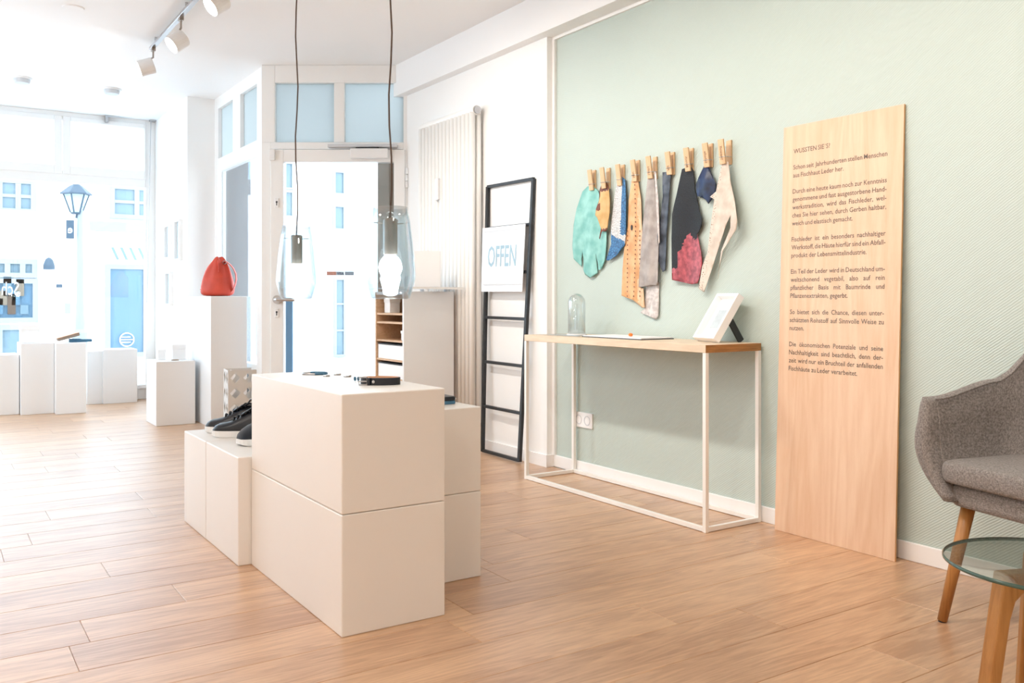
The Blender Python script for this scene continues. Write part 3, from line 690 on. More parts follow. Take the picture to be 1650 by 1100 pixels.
# ================================================================== shoes
def shoe(toe, direction, label, leather='blackleather', tall=1.0, L=0.29):
    t = Vector(toe); d = Vector((direction[0], direction[1], 0)).normalized()
    rz = math.atan2(d.y, d.x)
    c = t
    o = thing('sneaker' if tall == 1.0 else 'suede_shoe', label, 'shoe', (t.x, t.y, toe[2]), rz)
    st = [0, .02, .06, .12, .22, .34, .46, .58, .70, .82, .92, .97, 1.0]
    wd = [.012, .026, .036, .043, .0485, .050, .046, .041, .038, .0375, .035, .028, .016]
    sole = MB(); rows = []
    zb, zt = 0.0, 0.027
    ts = [0.010, 0.006, 0.003, 0.001, 0, 0, 0, 0, 0, 0, 0, 0.001, 0.002]
    out = [(s*L, -w_) for s, w_ in zip(st, wd)] + [(s*L, w_) for s, w_ in zip(st[::-1], wd[::-1])]
    rs = [[Vector((x, y * k, z + (zz if z < .01 else 0))) for (x, y), zz in zip(out, ts + ts[::-1])] for k, z in ((0.94, 0), (1.0, 0.004), (1.02, 0.014), (1.0, zt))]
    sole.grid(rs, True)
    n = len(out)
    sole.f.append(tuple(range(n))); sole.mi.append(0); sole.f.append(tuple(range(3*n, 4*n))); sole.mi.append(0)
    sole.build('sole', 'sole', o, local=True, smooth=False)
    # upper
    us = [0.01, .04, .10, .18, .26, .36, .46, .55, .64, .74, .84, .93, .985]
    hh = [.030, .044, .053, .057, .063, .079, .095, .108, .112*tall, .100*tall, .098*tall, .104*tall, .098*tall]
    def interp(x, xs, ys):
        for i in range(len(xs) - 1):
            if xs[i] <= x <= xs[i+1]: return ys[i] + (ys[i+1]-ys[i]) * (x-xs[i]) / (xs[i+1]-xs[i])
        return ys[-1]
    if tall > 1: hh = [h_ * (1 + (tall - 1) * min(1, (u_ + .04) / .22)) for h_, u_ in zip(hh, us)]
    rows = []; mm = 12
    for u_, h_ in zip(us, hh):
        w_ = interp(u_, st, wd) * 0.97; row = []
        topw = 1.0 if u_ < .5 else 1.0
        for j in range(mm + 1):
            a_ = pi * j / mm
            y = -w_ * cos(a_); z = 0.024 + (h_ - 0.024) * (sin(a_) ** 0.62)
            if u_ > .3: y *= 1 - 0.32 * (sin(a_) ** 2) * min(1, (u_ - .3) / .2)
            row.append(Vector((u_ * L, y, z)))
        rows.append(row)
    up = MB().grid(rows); k0 = 0
    up.f.append(tuple(range(mm + 1))); up.mi.append(0)
    b0 = (len(us) - 1) * (mm + 1); up.f.append(tuple(range(b0, b0 + mm + 1))[::-1]); up.mi.append(0)
    up.build('upper', leather, o, local=True, smooth=True)
    # opening rim and tongue
    rim = []
    for k in range(20):
        a_ = 2*pi*k/20; ux = .76 + .19*cos(a_); rim.append(Vector((ux*L, .026*sin(a_), interp(ux, us, hh) + .001 + 0.0)))
    MB().tube(rim, 0.006, 8, closed=True).build('collar', leather, o, local=True, smooth=True)
    tg = MB(); rws = []
    for k in range(6):
        ux = .40 + .24*k/5; z = interp(ux, us, hh) + .004 + (0.020 if k == 5 else 0.004*k/4)
        rws.append([Vector((ux*L, y, z - 30*y*y*0.25)) for y in (-.022, -.011, 0, .011, .022)])
    tg.grid(rws).build('tongue', leather, o, local=True, smooth=True, solid=0.005)
    for k in range(6):
        ux = .30 + .055*k; z = interp(ux, us, hh) + .005
        pts = [Vector((ux*L + .004*(abs(q)-1), .023*q, z - 0.010*q*q)) for q in (-1, -.6, -.2, .2, .6, 1)]
        MB().tube(pts, 0.0036, 6).build('lace', 'lace', o, local=True, smooth=True)
    if tall == 1.0:
        MB().tube([(0.60*L, 0.0, .118), (0.57*L, -0.02, .120), (0.52*L, -0.028, .108), (0.56*L, -0.012, .115), (0.60*L, 0.02, .118), (0.55*L, 0.028, .108)], 0.0025, 6).build('bow', 'lace', o, local=True, smooth=True)
    return o
ZL = 0.377
t1, t2, t3 = FL(331, 696, ZL), FL(342.5, 703, ZL), FL(383.5, 719, ZL)
shoe((t1.x, t1.y, ZL), (0.835, -0.45), 'black leather sneaker behind its pair on the low white box')
shoe((t2.x, t2.y, ZL), (0.835, -0.45), 'black leather sneaker nearer the camera, white sole facing us')
shoe((t3.x, t3.y, ZL), (0.95, 0.22), 'navy suede shoe half hidden by the tall white stack', 'suede', 1.35)

# ---- perforated white stand behind the boxes
lp = FL(377, 700); 
ls = thing('umbrella_stand', 'white umbrella stand with cut out diamond holes, behind the low boxes', 'umbrella stand', (1.515, 5.15, 0), -0.12)
def lattice(mb, uw, zh, fn):
    """sheet uw wide and zh high with diamond holes"""
    nc, nr = 2, 6; cw = uw / nc; ch = zh / nr
    for i in range(nc):
        for j in range(nr):
            ox = (cw * .0) ; cx = (i + .5) * cw; cy = (j + .5) * ch
            wq, hq = cw * random.uniform(.34, .46), ch * random.uniform(.34, .46)
            sq = [(i*cw, j*ch), ((i+.5)*cw, j*ch), ((i+1)*cw, j*ch), ((i+1)*cw, (j+.5)*ch), ((i+1)*cw, (j+1)*ch), ((i+.5)*cw, (j+1)*ch), (i*cw, (j+1)*ch), (i*cw, (j+.5)*ch)]
            dm = [(cx - wq*.5, cy - hq*.5), (cx, cy - hq), (cx + wq*.5, cy - hq*.5), (cx + wq, cy), (cx + wq*.5, cy + hq*.5), (cx, cy + hq), (cx - wq*.5, cy + hq*.5), (cx - wq, cy)]
            b = len(mb.v)
            mb.v += [fn(*q) for q in sq] + [fn(*q) for q in dm]
            for k in range(8): mb.f.append((b+k, b+(k+1) % 8, b+8+(k+1) % 8, b+8+k)); mb.mi.append(0)
HS = 0.525; W_ = 0.155
for q in range(4):
    mb = MB(); rot = Matrix.Rotation(q * pi/2, 4, 'Z')
    lattice(mb, W_, HS, lambda u, v: rot @ Vector((u - W_/2, -W_/2, v)))
    mb.build('perforated_side', 'lattice', ls, local=True, solid=0.003)
MB().box((-W_/2, -W_/2, 0.002), (W_/2, W_/2, 0.006)).build('base_tray', 'lattice', ls, local=True)

# ================================================================== red bag
bc = (1.845, 6.86, 0.951)
bag = thing('leather_bag', 'coral red leather bucket bag standing on the tall white plinth', 'bag', bc, -YAW)
prof = [(0.0, .62, .62), (0.012, .98, .98), (0.05, 1.0, 1.0), (.11, .93, .92), (.17, .80, .78), (.22, .64, .60), (.255, .47, .40), (.28, .33, .22), (.295, .20, .10)]
rows = []; n = 36
for z, a_, b_ in prof:
    row = []
    for j in range(n):
        t = 2*pi*j/n; f = 1 + 0.055*sin(5*t + z*9)*min(1, z/.1) + 0.045*sin(9*t - z*14)*min(1, z/.2)
        zz = z + (0.012*sin(3*t + 1) if z > .25 else 0)
        row.append(Vector((0.128*a_*cos(t)*f + 0.03*(z/.3)**2*0.4, 0.092*b_*sin(t)*f, zz)))
    rows.append(row)
bm_ = MB().grid(rows, True); bm_.f.append(tuple(range(n))); bm_.mi.append(0); bm_.f.append(tuple(range((len(prof)-1)*n, len(prof)*n))); bm_.mi.append(0)
bm_.build('body', 'redleather', bag, local=True, smooth=True, sub=1)
def strap(pts, wd, th, up=(0, 1, 0)):
    mb = MB(); rows = []
    pts = [Vector(p_) for p_ in pts]
    for i, p_ in enumerate(pts):
        d = (pts[min(i+1, len(pts)-1)] - pts[max(i-1, 0)]).normalized(); a_ = Vector(up); nrm = d.cross(a_).normalized()
        rows.append([p_ + a_*wd/2 + nrm*th/2, p_ + a_*wd/2 - nrm*th/2, p_ - a_*wd/2 - nrm*th/2, p_ - a_*wd/2 + nrm*th/2])
    return mb.grid(rows, True)
pts = []
for k in range(13):
    t = k/12; pts.append((0.045 + 0.115*sin(pi*min(t*1.1, 1))**0.8 if t < .9 else 0.105, -0.02, 0.262 - 0.245*t))
pts = [(0.05, -.02, .262), (.075, -.02, .262), (.105, -.02, .24), (.13, -.02, .21), (.148, -.02, .17), (.152, -.02, .13), (.145, -.02, .09), (.13, -.02, .05), (.112, -.02, .03)]
strap(pts, 0.028, 0.005).build('strap', 'redleather', bag, local=True)
strap([(0.02, -.05, .27), (0.03, -.058, .22), (0.035, -.072, .18)], 0.03, 0.004).build('closing_tab', 'redleather', bag, local=True)
MB().tube([(0.062 + .012*cos(t*pi/6), -.02, .256 + .012*sin(t*pi/6)) for t in range(12)], 0.003, 6, closed=True).build('ring', 'metal', bag, local=True)
MB().tube([(-.125*cos(t*pi/18), -.088*sin(t*pi/18), .052) for t in range(19)], 0.0022, 6).build('seam', 'redleather', bag, local=True)

# ================================================================== pendant lamps
def pendant(x, y, zb, label, cordpts):
    o = thing('pendant_lamp', label, 'lamp', (x, y, zb), 0, 'clear glass pendant lamps over the tall stack')
    pr = [(.060, 0), (.0655, .0015), (.074, .022), (.0845, .056), (.0855, .066), (.0835, .09), (.0755, .16), (.066, .225), (.0585, .261)]
    pr = [(r*0.825*1.0 + 0.0, z) for r, z in pr]
    MB().lathe(pr, 48).build('glass_shade', 'lampglass', o, local=True, smooth=True, solid=0.0032)
    MB().lathe([(.0, .1255), (.0195, .1255), (.0205, .128), (.0205, .224), (.018, .228), (.004, .23)], 28).build('socket', 'dullmetal', o, local=True, smooth=False)
    MB().lathe([(0.0, .055)] + [(.0335*sin(pi*k/12), .0885 - .0335*cos(pi*k/12)) for k in range(1, 11)] + [(.015, .125)], 24, capt=True).build('bulb', 'bulb', o, local=True, smooth=True)
    for k in range(3):
        a_ = radians(25 + 120*k); MB().tube([(.018*cos(a_), .018*sin(a_), .215), (.0585*cos(a_), .0585*sin(a_), .219)], 0.0016, 6).build('spoke', 'dullmetal', o, local=True)
    zt = CZ - zb
    MB().tube([(0 + 0.004*sin(k*1.3), 0.003*cos(k*1.7), .228 + (zt - .25)*k/16) for k in range(17)], 0.0026, 8).build('cord', 'cord', o, local=True, smooth=True)
    MB().lathe([(.045, zt - .025), (.05, zt - .02), (.05, zt)], 24, capb=True, capt=True).build('ceiling_rose', 'plastic', o, local=True)
    return o
q1, q2 = AX(478, 480, 1.112), AX(629, 480, 1.112)
pendant(q1.x, q1.y, 0.928, 'clear glass pendant lamp hanging farther away, left one', None)
pendant(q2.x, q2.y, 0.928, 'clear glass pendant lamp hanging nearer, right one', None)
for q in (q1, q2):
    lamp('POINT', (q.x, q.y, 1.0), 1.2, (1.0, 0.9, 0.78), shadow_soft_size=0.03)

# ================================================================== track and spots
TX = 1.229; TZ = 2.56
tr = thing('lighting_track', 'slim metal lighting track running along the ceiling', 'track', (TX, 4.2, CZ))
B((TX - 0.014, 2.2, TZ - 0.008), (TX + 0.014, 6.14, TZ + 0.010)).build('rail', 'metal', tr, bevel=0.002)
for y in (6.0, 5.2, 4.4, 3.6): MB().cyl((TX, y, TZ), (TX, y, CZ), 0.008, n=8).build('hanger', 'metal', tr)
def spot(yt, head, nrm, label, n_=24):
    head = Vector(head); nrm = Vector(nrm).normalized()
    o = thing('track_spotlight', label, 'spotlight', (TX, yt, TZ - 0.008), 0, 'white spotlights on the ceiling track')
    m = nrm.to_track_quat('Z', 'Y').to_matrix().to_4x4(); R_ = 0.052; Lh = 0.092
    MB().lathe([(0.0, -Lh/2), (R_*.94, -Lh/2), (R_, -Lh/2 + .006), (R_, Lh/2), (R_ - .004, Lh/2), (R_ - .005, Lh/2 - .012)], n_, head, m).build('head', 'plastic', o)
    MB().lathe([(0.0, Lh/2 - .010), (R_ - .005, Lh/2 - .010)], n_, head, m).build('lens', 'spotface', o)
    MB().box((TX - 0.011, yt - 0.02, TZ - 0.03), (TX + 0.011, yt + 0.02, TZ - 0.008)).tube([(TX, yt, TZ - 0.02), (TX, yt, TZ - 0.07), head + Vector((0, 0, 0.04))], 0.006, 8).build('stem', 'dullmetal', o)
    lamp('SPOT', head + nrm * 0.06, 16, WARM, head + nrm, spot_size=radians(80), spot_blend=0.8, shadow_soft_size=0.04)
dn = Vector((0, 0, -1))
spot(6.08, AD(236, 108, 5.76), -Rt*.86 + dn*.36 - Fw*.36, 'white track spotlight at the far end of the ceiling track')
spot(5.33, AD(286, 67, 5.10), -Rt*.60 + dn*.62 - Fw*.50, 'white track spotlight second from the far end of the track')
spot(4.66, AD(350, 5, 4.56), -Rt*.60 + dn*.62 - Fw*.50, 'white track spotlight cut off by the top edge of the picture')
for i, (px_, py_) in enumerate(((35, 131), (180, 149))):
    q = FL(px_, py_ - 6, CZ)
    o = thing('ceiling_detector', ('round white ceiling detector over the shop window, left one', 'round white ceiling detector over the shop window, right one')[i], 'detector', (q.x, q.y, CZ), 0, 'ceiling detectors')
    MB().lathe([(.072, 0), (.072, -.012)], 24, (q.x, q.y, CZ), capb=True, capt=True).build('base', 'plastic', o)
    MB().lathe([(.058, -.012), (.057, -.03), (.05, -.042), (.0, -.044)], 24, (q.x, q.y, CZ)).build('housing', 'greyplastic', o)
q = FL(118, 12, CZ)
tag(MB().lathe([(.0, -.006), (.055, -.006), (.06, 0)], 24, (q.x, q.y, CZ)).build('ceiling_medallion', 'ceilwhite'), 'flat round cover plate flush on the white ceiling', 'cover')

# ================================================================== radiator
ra = thing('radiator', 'tall white tubular radiator on the white wall', 'radiator', (2.83, 5.0, 0.14))
ry0, ry1 = 4.665, 5.38; nT = 15
for k in range(nT):
    y = ry0 + 0.022 + (ry1 - ry0 - 0.044) * k / (nT - 1)
    for x in (2.797, 2.840):
        MB().cyl((x, y, 0.16), (x, y, 2.075), 0.0190, n=12).build('tube', 'radiator', ra, smooth=True)
for z in (0.16, 2.085):
    MB().cyl((2.818, ry0, z), (2.818, ry1, z), 0.030, n=16).build('header', 'radiator', ra, smooth=False)
    MB().cyl((2.818, ry0 - 0.010, z), (2.818, ry0, z), 0.024, n=16).build('end_cap', 'metal', ra)
hq = AX(706, 305, 2.777)
B((2.762, hq.y - 0.022, hq.z - 0.07), (2.781, hq.y + 0.022, hq.z + 0.07)).build('heat_meter', 'plastic', ra, bevel=0.004)
for y in (ry0 + .1, ry1 - .1): MB().cyl((2.84, y, 1.7), (2.871, y, 1.7), 0.008, n=8).build('bracket', 'radiator', ra)

# ================================================================== ladder frame with sign
la = thing('ladder_frame', 'black metal ladder frame leaning against the white wall', 'ladder', (2.81, 4.38, 0))
TR, TL, BR_, BL_ = Vector((2.860, 4.118, 1.606)), Vector((2.860, 4.606, 1.612)), Vector((2.808, 4.185, 0.009)), Vector((2.812, 4.590, 0.009))
for nm, a_, b_ in (('rail', BR_, TR), ('rail', BL_, TL)): MB().bar(a_, b_, 0.021, 0.019, up=(1, 0, 0)).build(nm, 'black', la)
for s_ in (1.0, 0.84, 0.672, 0.505, 0.338, 0.171, 0.004):
    a_ = BR_.lerp(TR, s_); b_ = BL_.lerp(TL, s_)
    MB().bar(a_, b_, 0.017, 0.017).build('rung', 'black', la)
sg = thing('shop_sign', 'white acrylic sign reading OFFEN hung on the black ladder frame', 'sign', (2.82, 4.36, 0.97))
s0, s1 = 0.602, 0.842
nx = Vector((-0.020, 0, 0))
def sq(u, v, off=0.0):   # u 0 at left rail, 1 at right rail, v 0..1
    s_ = s0 + (s1 - s0) * v
    return BL_.lerp(TL, s_).lerp(BR_.lerp(TR, s_), u) + nx + Vector((-off, 0, 0))
MB().add([sq(u, v, o_) for o_ in (0, .004) for u, v in ((-.03, 0), (.945, 0), (.945, 1), (-.03, 1))], [(0,1,2,3),(7,6,5,4),(0,4,5,1),(1,5,6,2),(2,6,7,3),(3,7,4,0)]).build('panel', 'signwhite', sg)
for v in (.10, .925):  # grey strips stand in for the rungs showing through the sheet
    MB().add([sq(u, vv, o_) for o_ in (.004, .006) for u, vv in ((.02, v), (.93, v), (.93, v + .022), (.02, v + .022))], [(0,1,2,3),(7,6,5,4),(0,4,5,1),(1,5,6,2),(2,6,7,3),(3,7,4,0)]).build('rung_trace', 'greyplastic', sg)
wO = Type.width('OFFEN')
t_ = MB(); vs, fs = Type.words['OFFEN']; x0_ = min(p_[0] for p_ in vs); h_ = max(p_[1] for p_ in vs)
t_.add([sq(.12 + .66*(p_[0]-x0_)/wO, .39 + .32*p_[1]/h_, .0055) for p_ in vs], fs); t_.build('lettering', 'bluegrey', sg)

# ================================================================== cabinet by the radiator
cb = thing('shelf_cabinet', 'white sided open oak shelf cabinet in front of the radiator', 'cabinet', (2.58, 5.05, 0))
cx0, cx1, cy0, cy1, cz = 2.408, 2.755, 4.84, 5.25, 0.975
tk = 0.018
B((cx0, cy0, 0), (cx1, cy0 + tk, cz)).build('side_panel', 'plinth', cb)
B((cx0, cy1 - tk, 0), (cx1, cy1, cz)).build('side_panel', 'oakshelf', cb)
B((cx0, cy0 + tk, cz - tk), (cx1, cy1 - tk, cz)).build('top_board', 'plinth', cb)
B((cx1 - 0.01, cy0 + tk, 0), (cx1, cy1 - tk, cz - tk)).build('back_panel', 'oakshelf', cb)
for z in (0.842, 0.788, 0.675, 0.555, 0.44, 0.06): B((cx0 + 0.004, cy0 + tk, z - 0.012), (cx1 - 0.01, cy1 - tk, z)).build('shelf', 'oakshelf', cb)
def drawerbox(z0, z1, lab):
    o = thing('storage_box', lab, 'box', ((cx0+cx1)/2, (cy0+cy1)/2, z0), 0, 'white storage boxes in the cabinet')
    B((cx0 + 0.008, cy0 + tk + .012, z0), (cx1 - 0.05, cy1 - tk - .012, z1 - .02)).build('body', 'paper', o, bevel=0.002)
    B((cx0 + 0.005, cy0 + tk + .010, z1 - .018), (cx1 - 0.05, cy1 - tk - .010, z1 - .012)).build('rim', 'dark', o)  # dark slab stands in for the shaded gap above the box
drawerbox(0.555, 0.663, 'white storage box on the middle shelf of the oak cabinet')
drawerbox(0.44, 0.543, 'white storage box on the lower shelf of the oak cabinet')
drawerbox(0.30, 0.41, 'white storage box at the bottom of the oak cabinet') if False else None
smallbox(2.45, 2.52, 5.12, 5.20, 0.842, 0.935, 'tall white carton on the top shelf of the oak cabinet', name='carton')
smallbox(2.44, 2.52, 4.87, 4.94, 0.675, 0.735, 'small white carton under the middle shelf of the oak cabinet', name='carton')
ac = thing('acrylic_tray', 'clear acrylic tray lying on top of the shelf cabinet', 'tray', (2.56, 5.0, cz))
B((2.30, 4.73, cz + 0.016), (2.765, 5.35, cz + 0.022)).build('plate', 'acrylic', ac)
B((2.30, 4.728, cz + 0.014), (2.765, 4.732, cz + 0.026)).build('front_lip', 'whitesteel', ac)
for x, y in ((2.46, 4.88), (2.72, 4.88), (2.46, 5.2), (2.72, 5.2)): MB().cyl((x, y, cz), (x, y, cz + .016), 0.012, n=12).build('foot', 'greyplastic', ac)
wb = thing('presentation_board', 'white display panel standing on the acrylic tray before the radiator', 'panel', (2.55, 4.98, cz + .022))
pa, pb = AD(668, 463, 5.45), AD(710, 404, 5.45)
mtx = [Vector((pa.x, pa.y, cz + .022)), Vector((pb.x, pb.y, cz + .022))]
MB().bar(Vector((pa.x, pa.y, (cz + .022 + pb.z)/2)), Vector((pb.x, pb.y, (cz + .022 + pb.z)/2)), 0.012, pb.z - cz - .022).build('board', 'paper', wb, bevel=0.002)
MB().bar(mtx[1] + Vector((-.03, .02, .004)) - Fw*.04, mtx[1] + Vector((-.03, .02, .004)) + Fw*.06, 0.05, 0.008).build('foot', 'acrylic', wb)

# ================================================================== picture frames on the return wall
for i, (px_, pt, pb_) in enumerate(((262, 372, 418), (273.5, 366, 414), (290, 358, 416))):
    wd_ = (0.30, 0.26, 0.30)[i]
    q = AX(px_, (pt + pb_)/2, XP); hh_ = (pb_ - pt)/2 * q.length / 1434
    o = thing('picture_frame', ('white picture frame on the far white wall, upper row left', 'white picture frame on the far white wall, upper row middle', 'white picture frame on the far white wall, upper row right')[i], 'picture', (XP, q.y, q.z), 0, 'pictures on the return wall')
    w2_ = 0.085
    fb_ = MB()
    for s_ in (-1, 1): fb_.box((XP - .03, q.y + s_*w2_ - .008, q.z - hh_), (XP, q.y + s_*w2_ + .008, q.z + hh_)).box((XP - .03, q.y - w2_, q.z + s_*hh_ - .008), (XP, q.y + w2_, q.z + s_*hh_ + .008))
    fb_.build('frame', 'frame', o); B((XP - .008, q.y - w2_, q.z - hh_), (XP - .001, q.y + w2_, q.z + hh_)).build('print', 'photo' if i else 'paper', o)
q = AX(275, 465, XP); o = thing('picture_frame', 'white picture frame on the far white wall, alone in the lower row', 'picture', (XP, q.y, q.z), 0, 'pictures on the return wall')
fb_ = MB()
for s_ in (-1, 1): fb_.box((XP - .03, q.y + s_*.09 - .008, q.z - .14), (XP, q.y + s_*.09 + .008, q.z + .14)).box((XP - .03, q.y - .09, q.z + s_*.14 - .008), (XP, q.y + .09, q.z + s_*.14 + .008))
fb_.build('frame', 'frame', o); B((XP - .008, q.y - .09, q.z - .14), (XP - .001, q.y + .09, q.z + .14)).build('print', 'photo', o)

# ================================================================== console table
ct = thing('console_table', 'narrow console table with oak top and white steel frame', 'table', (2.743, 3.16, 0))
tx0, tx1, ty0, ty1, th, tt = 2.581, 2.905, 2.522, 3.802, 0.745, 0.032; s_ = 0.018
o = B((tx0, ty0, th - tt), (tx1, ty1, th)).build('tabletop', ['oaktop', 'oakend'], ct, bevel=0.002)
for p_ in o.data.polygons:
    if abs(p_.normal.y) > 0.9: p_.material_index = 1
for x in (tx0, tx1 - s_):
    for y in (ty0, ty1 - s_): B((x, y, 0), (x + s_, y + s_, th - tt)).build('leg', 'whitesteel', ct, bevel=0.0012)
for x in (tx0, tx1 - s_): B((x, ty0 + s_, 0.002), (x + s_, ty1 - s_, s_ + .002)).build('foot_rail', 'whitesteel', ct, bevel=0.0012)
for y in (ty0, ty1 - s_): B((tx0 + s_, y, 0.002), (tx1 - s_, y + s_, s_ + .002)).build('foot_rail', 'whitesteel', ct, bevel=0.0012)
# cloche
cp = Vector((2.755, 3.585, th))
cg = thing('glass_cloche', 'clear glass cloche with rounded top on the console table', 'cloche', cp)
rc = 0.043
MB().lathe([(rc, .008), (rc, .165)] + [(rc*cos(radians(a_)), .165 + rc*1.05*sin(radians(a_))) for a_ in (15, 30, 45, 60, 75, 86)], 40, cp, capt=True).build('dome', 'cloche', cg, smooth=True, solid=0.003)
MB().lathe([(.050, 0), (.050, .006), (.046, .008)], 32, cp, capb=True, capt=True).build('base_plate', 'paper', cg)
MB().lathe([(.012, .008), (.012, .06), (.010, .13), (.013, .155), (.0, .157)], 20, cp).build('inner_stand', 'acrylic', cg, smooth=True)
# sheets and boards lying on the top
sh = thing('printed_sheet', 'clear sheet of printed notes lying at the left end of the console', 'sheet', (2.70, 3.62, th))
B((2.63, 3.42, th), (2.80, 3.77, th + .002)).build('sheet', 'acrylic', sh)
for k in range(4): B((2.66 + k*.03, 3.46 + .03*(k % 2), th + .0021), (2.675 + k*.03, 3.70 - .03*k, th + .0028)).build('print', 'photo', sh)
bd = thing('sample_board', 'white sample board with black underside and orange bead on the console', 'board', (2.73, 3.2, th))
B((2.652, 2.985, th), (2.852, 3.41, th + .004)).build('backing', 'black', bd)
B((2.656, 2.989, th + .004), (2.848, 3.406, th + .009)).build('face', 'paper', bd)
ob = FL(1024, 543, th + .012); MB().lathe([(0.0, 0), (.008, .002), (.011, .008), (.008, .014), (0.0, .016)], 16, (2.74, 3.155, th + .009)).build('bead', 'orange', bd, smooth=True)
# tilted picture frame with strut
fm = Matrix.Translation((2.745, 2.700, th + 0.0187)) @ Matrix.Rotation(radians(-90 - 14), 4, 'Z') @ Matrix.Rotation(radians(-33), 4, 'X')
pf = thing('box_picture_frame', 'white box frame tilted back on a black strut on the console', 'picture frame', mtx=fm)
fw_, fh_, fd_ = 0.165, 0.225, 0.034
f_ = MB(); bdr = 0.014
f_.box((-fw_/2, 0, 0), (-fw_/2 + bdr, fd_, fh_)).box((fw_/2 - bdr, 0, 0), (fw_/2, fd_, fh_)).box((-fw_/2 + bdr, 0, 0), (fw_/2 - bdr, fd_, bdr)).box((-fw_/2 + bdr, 0, fh_ - bdr), (fw_/2 - bdr, fd_, fh_))
f_.build('frame', 'paper', pf, local=True, bevel=0.0015)
MB().box((-fw_/2 + bdr, fd_ - .008, bdr), (fw_/2 - bdr, fd_, fh_ - bdr)).build('mat_board', 'paper', pf, local=True)
MB().box((-.035, fd_ - .010, .065), (.035, fd_ - .008, .155)).build('print', 'photo', pf, local=True)
sa = fm @ Vector((.055, fd_, .12)); sbp = Vector((sa.x + .060, sa.y - 0.012, th + .004))
MB().bar(sa, sbp, 0.03, 0.008, up=(0, 1, 0)).build('strut', 'black', pf)

# ---- double socket
ok_ = Vector((XG, 3.733, 0.287))
so = thing('wall_socket', 'white double power socket on the green wall under the console', 'socket', ok_)
B((XG - .010, ok_.y - .076, ok_.z - .0405), (XG, ok_.y + .076, ok_.z + .0405)).build('plate', 'plastic', so, bevel=0.003)
for sgn in (-1, 1):
    m_ = Matrix.Rotation(-pi/2, 4, 'Y')
    r_ = MB().lathe([(.026, .010), (.026, .0115), (.021, .0115), (.0195, .0045), (.0, .0045)], 24, (XG, ok_.y + sgn*.0355, ok_.z), m_).build('insert', 'greyplastic', so)
    for z in (-.0095, .0095): MB().cyl((XG - .0052, ok_.y + sgn*.0355 + z, ok_.z), (XG - .0046, ok_.y + sgn*.0355 + z, ok_.z), .0026, n=8).build('contact_hole', 'dark', r_)

# ================================================================== plywood board with text
BLc, BRc = Vector((2.853, 2.409, 0)), Vector((2.853, 1.877, 0))
BT = Vector((2.9095, 2.409, 1.621))
pu = (BRc - BLc); BWd = pu.length; pu.normalize(); pv = (BT - BLc); BHt = pv.length; pv.normalize(); pn = pu.cross(pv).normalized()
if pn.x > 0: pn = -pn
bm4 = Matrix((( pu.x, -pn.x, pv.x, BLc.x), (pu.y, -pn.y, pv.y, BLc.y), (pu.z, -pn.z, pv.z, BLc.z + .0006), (0, 0, 0, 1)))
pb = thing('plywood_board', 'tall birch plywood board printed with German text, leaning on the green wall', 'board', mtx=bm4)
o = MB().box((0, 0, 0), (BWd, .009, BHt)).build('panel', ['birch', 'plyedge'], pb, local=True, bevel=0.0008)
for p_ in o.data.polygons:
    if abs(p_.normal.y) < 0.5: p_.material_index = 1
inv4 = bm4.inverted()
def onboard(x, y):
    r = ray(x, y); nn = pn; t = (BLc - EYE).dot(nn) / r.dot(nn); return inv4 @ (EYE + r * t)
a_ = onboard(1280.8, 247.3); c_ = onboard(1269.0, 596.2); e_ = onboard(1429.8, 252.7)
ul = 0.5 * (a_.x + c_.x); ur = e_.x; v0 = a_.z; step = (a_.z - c_.z) / 27
cap = 0.0182
natural = [sum(Type.width(x) for x in l.split()) + .22 * (len(l.split()) - 1) for _, l, j in BOARD if j]
xsc = (ur - ul) / (max(natural) * cap / Type.CAP)
for ln, txt, just in BOARD:
    ws = txt.split(); mb = MB(); k = cap / Type.CAP * xsc
    tot = sum(Type.width(x) for x in ws) * k; gap = (ur - ul - tot) / max(1, len(ws) - 1) if just else .26 * k * 1.1
    x = ul
    kk = 1.0
    for wd in ws:
        x += Type.put(mb, wd, lambda u, v: Vector((u, -.0006, v)), x, v0 - ln * step, cap, xsc) + gap
    mb.build('lettering', 'print', pb, local=True)

# ================================================================== fish leather samples on clothespins
PZ = lambda zx, zy: (910 + zx / 3.55, 210 + zy / 3.55)
def vor(name, c1, c2, scale, rough=0.5, stretch=(1, 1, 1), edge=True, bump=0.5):
    m, nt, b = newmat(name); N = nt.nodes; L = nt.links
    tc = N.new('ShaderNodeTexCoord'); mp = N.new('ShaderNodeMapping'); mp.inputs['Scale'].default_value = stretch; L.new(tc.outputs['Object'], mp.inputs[0])
    v = N.new('ShaderNodeTexVoronoi'); v.feature = 'DISTANCE_TO_EDGE' if edge else 'F1'; v.inputs['Scale'].default_value = scale; L.new(mp.outputs[0], v.inputs['Vector'])
    mr = N.new('ShaderNodeMapRange'); mr.inputs[1].default_value = 0.0 if edge else 0.2; mr.inputs[2].default_value = 0.12 if edge else 0.34; L.new(v.outputs['Distance'], mr.inputs[0])
    mx = N.new('ShaderNodeMix'); mx.data_type = 'RGBA'; mx.inputs[6].default_value = srgb(*c1); mx.inputs[7].default_value = srgb(*c2); L.new(mr.outputs[0], mx.inputs[0]); L.new(mx.outputs[2], b.inputs['Base Color'])
    bp = N.new('ShaderNodeBump'); bp.inputs['Strength'].default_value = bump; bp.inputs['Distance'].default_value = 0.002; L.new(mr.outputs[0], bp.inputs['Height']); L.new(bp.outputs[0], b.inputs['Normal'])
    b.inputs['Roughness'].default_value = rough; return m
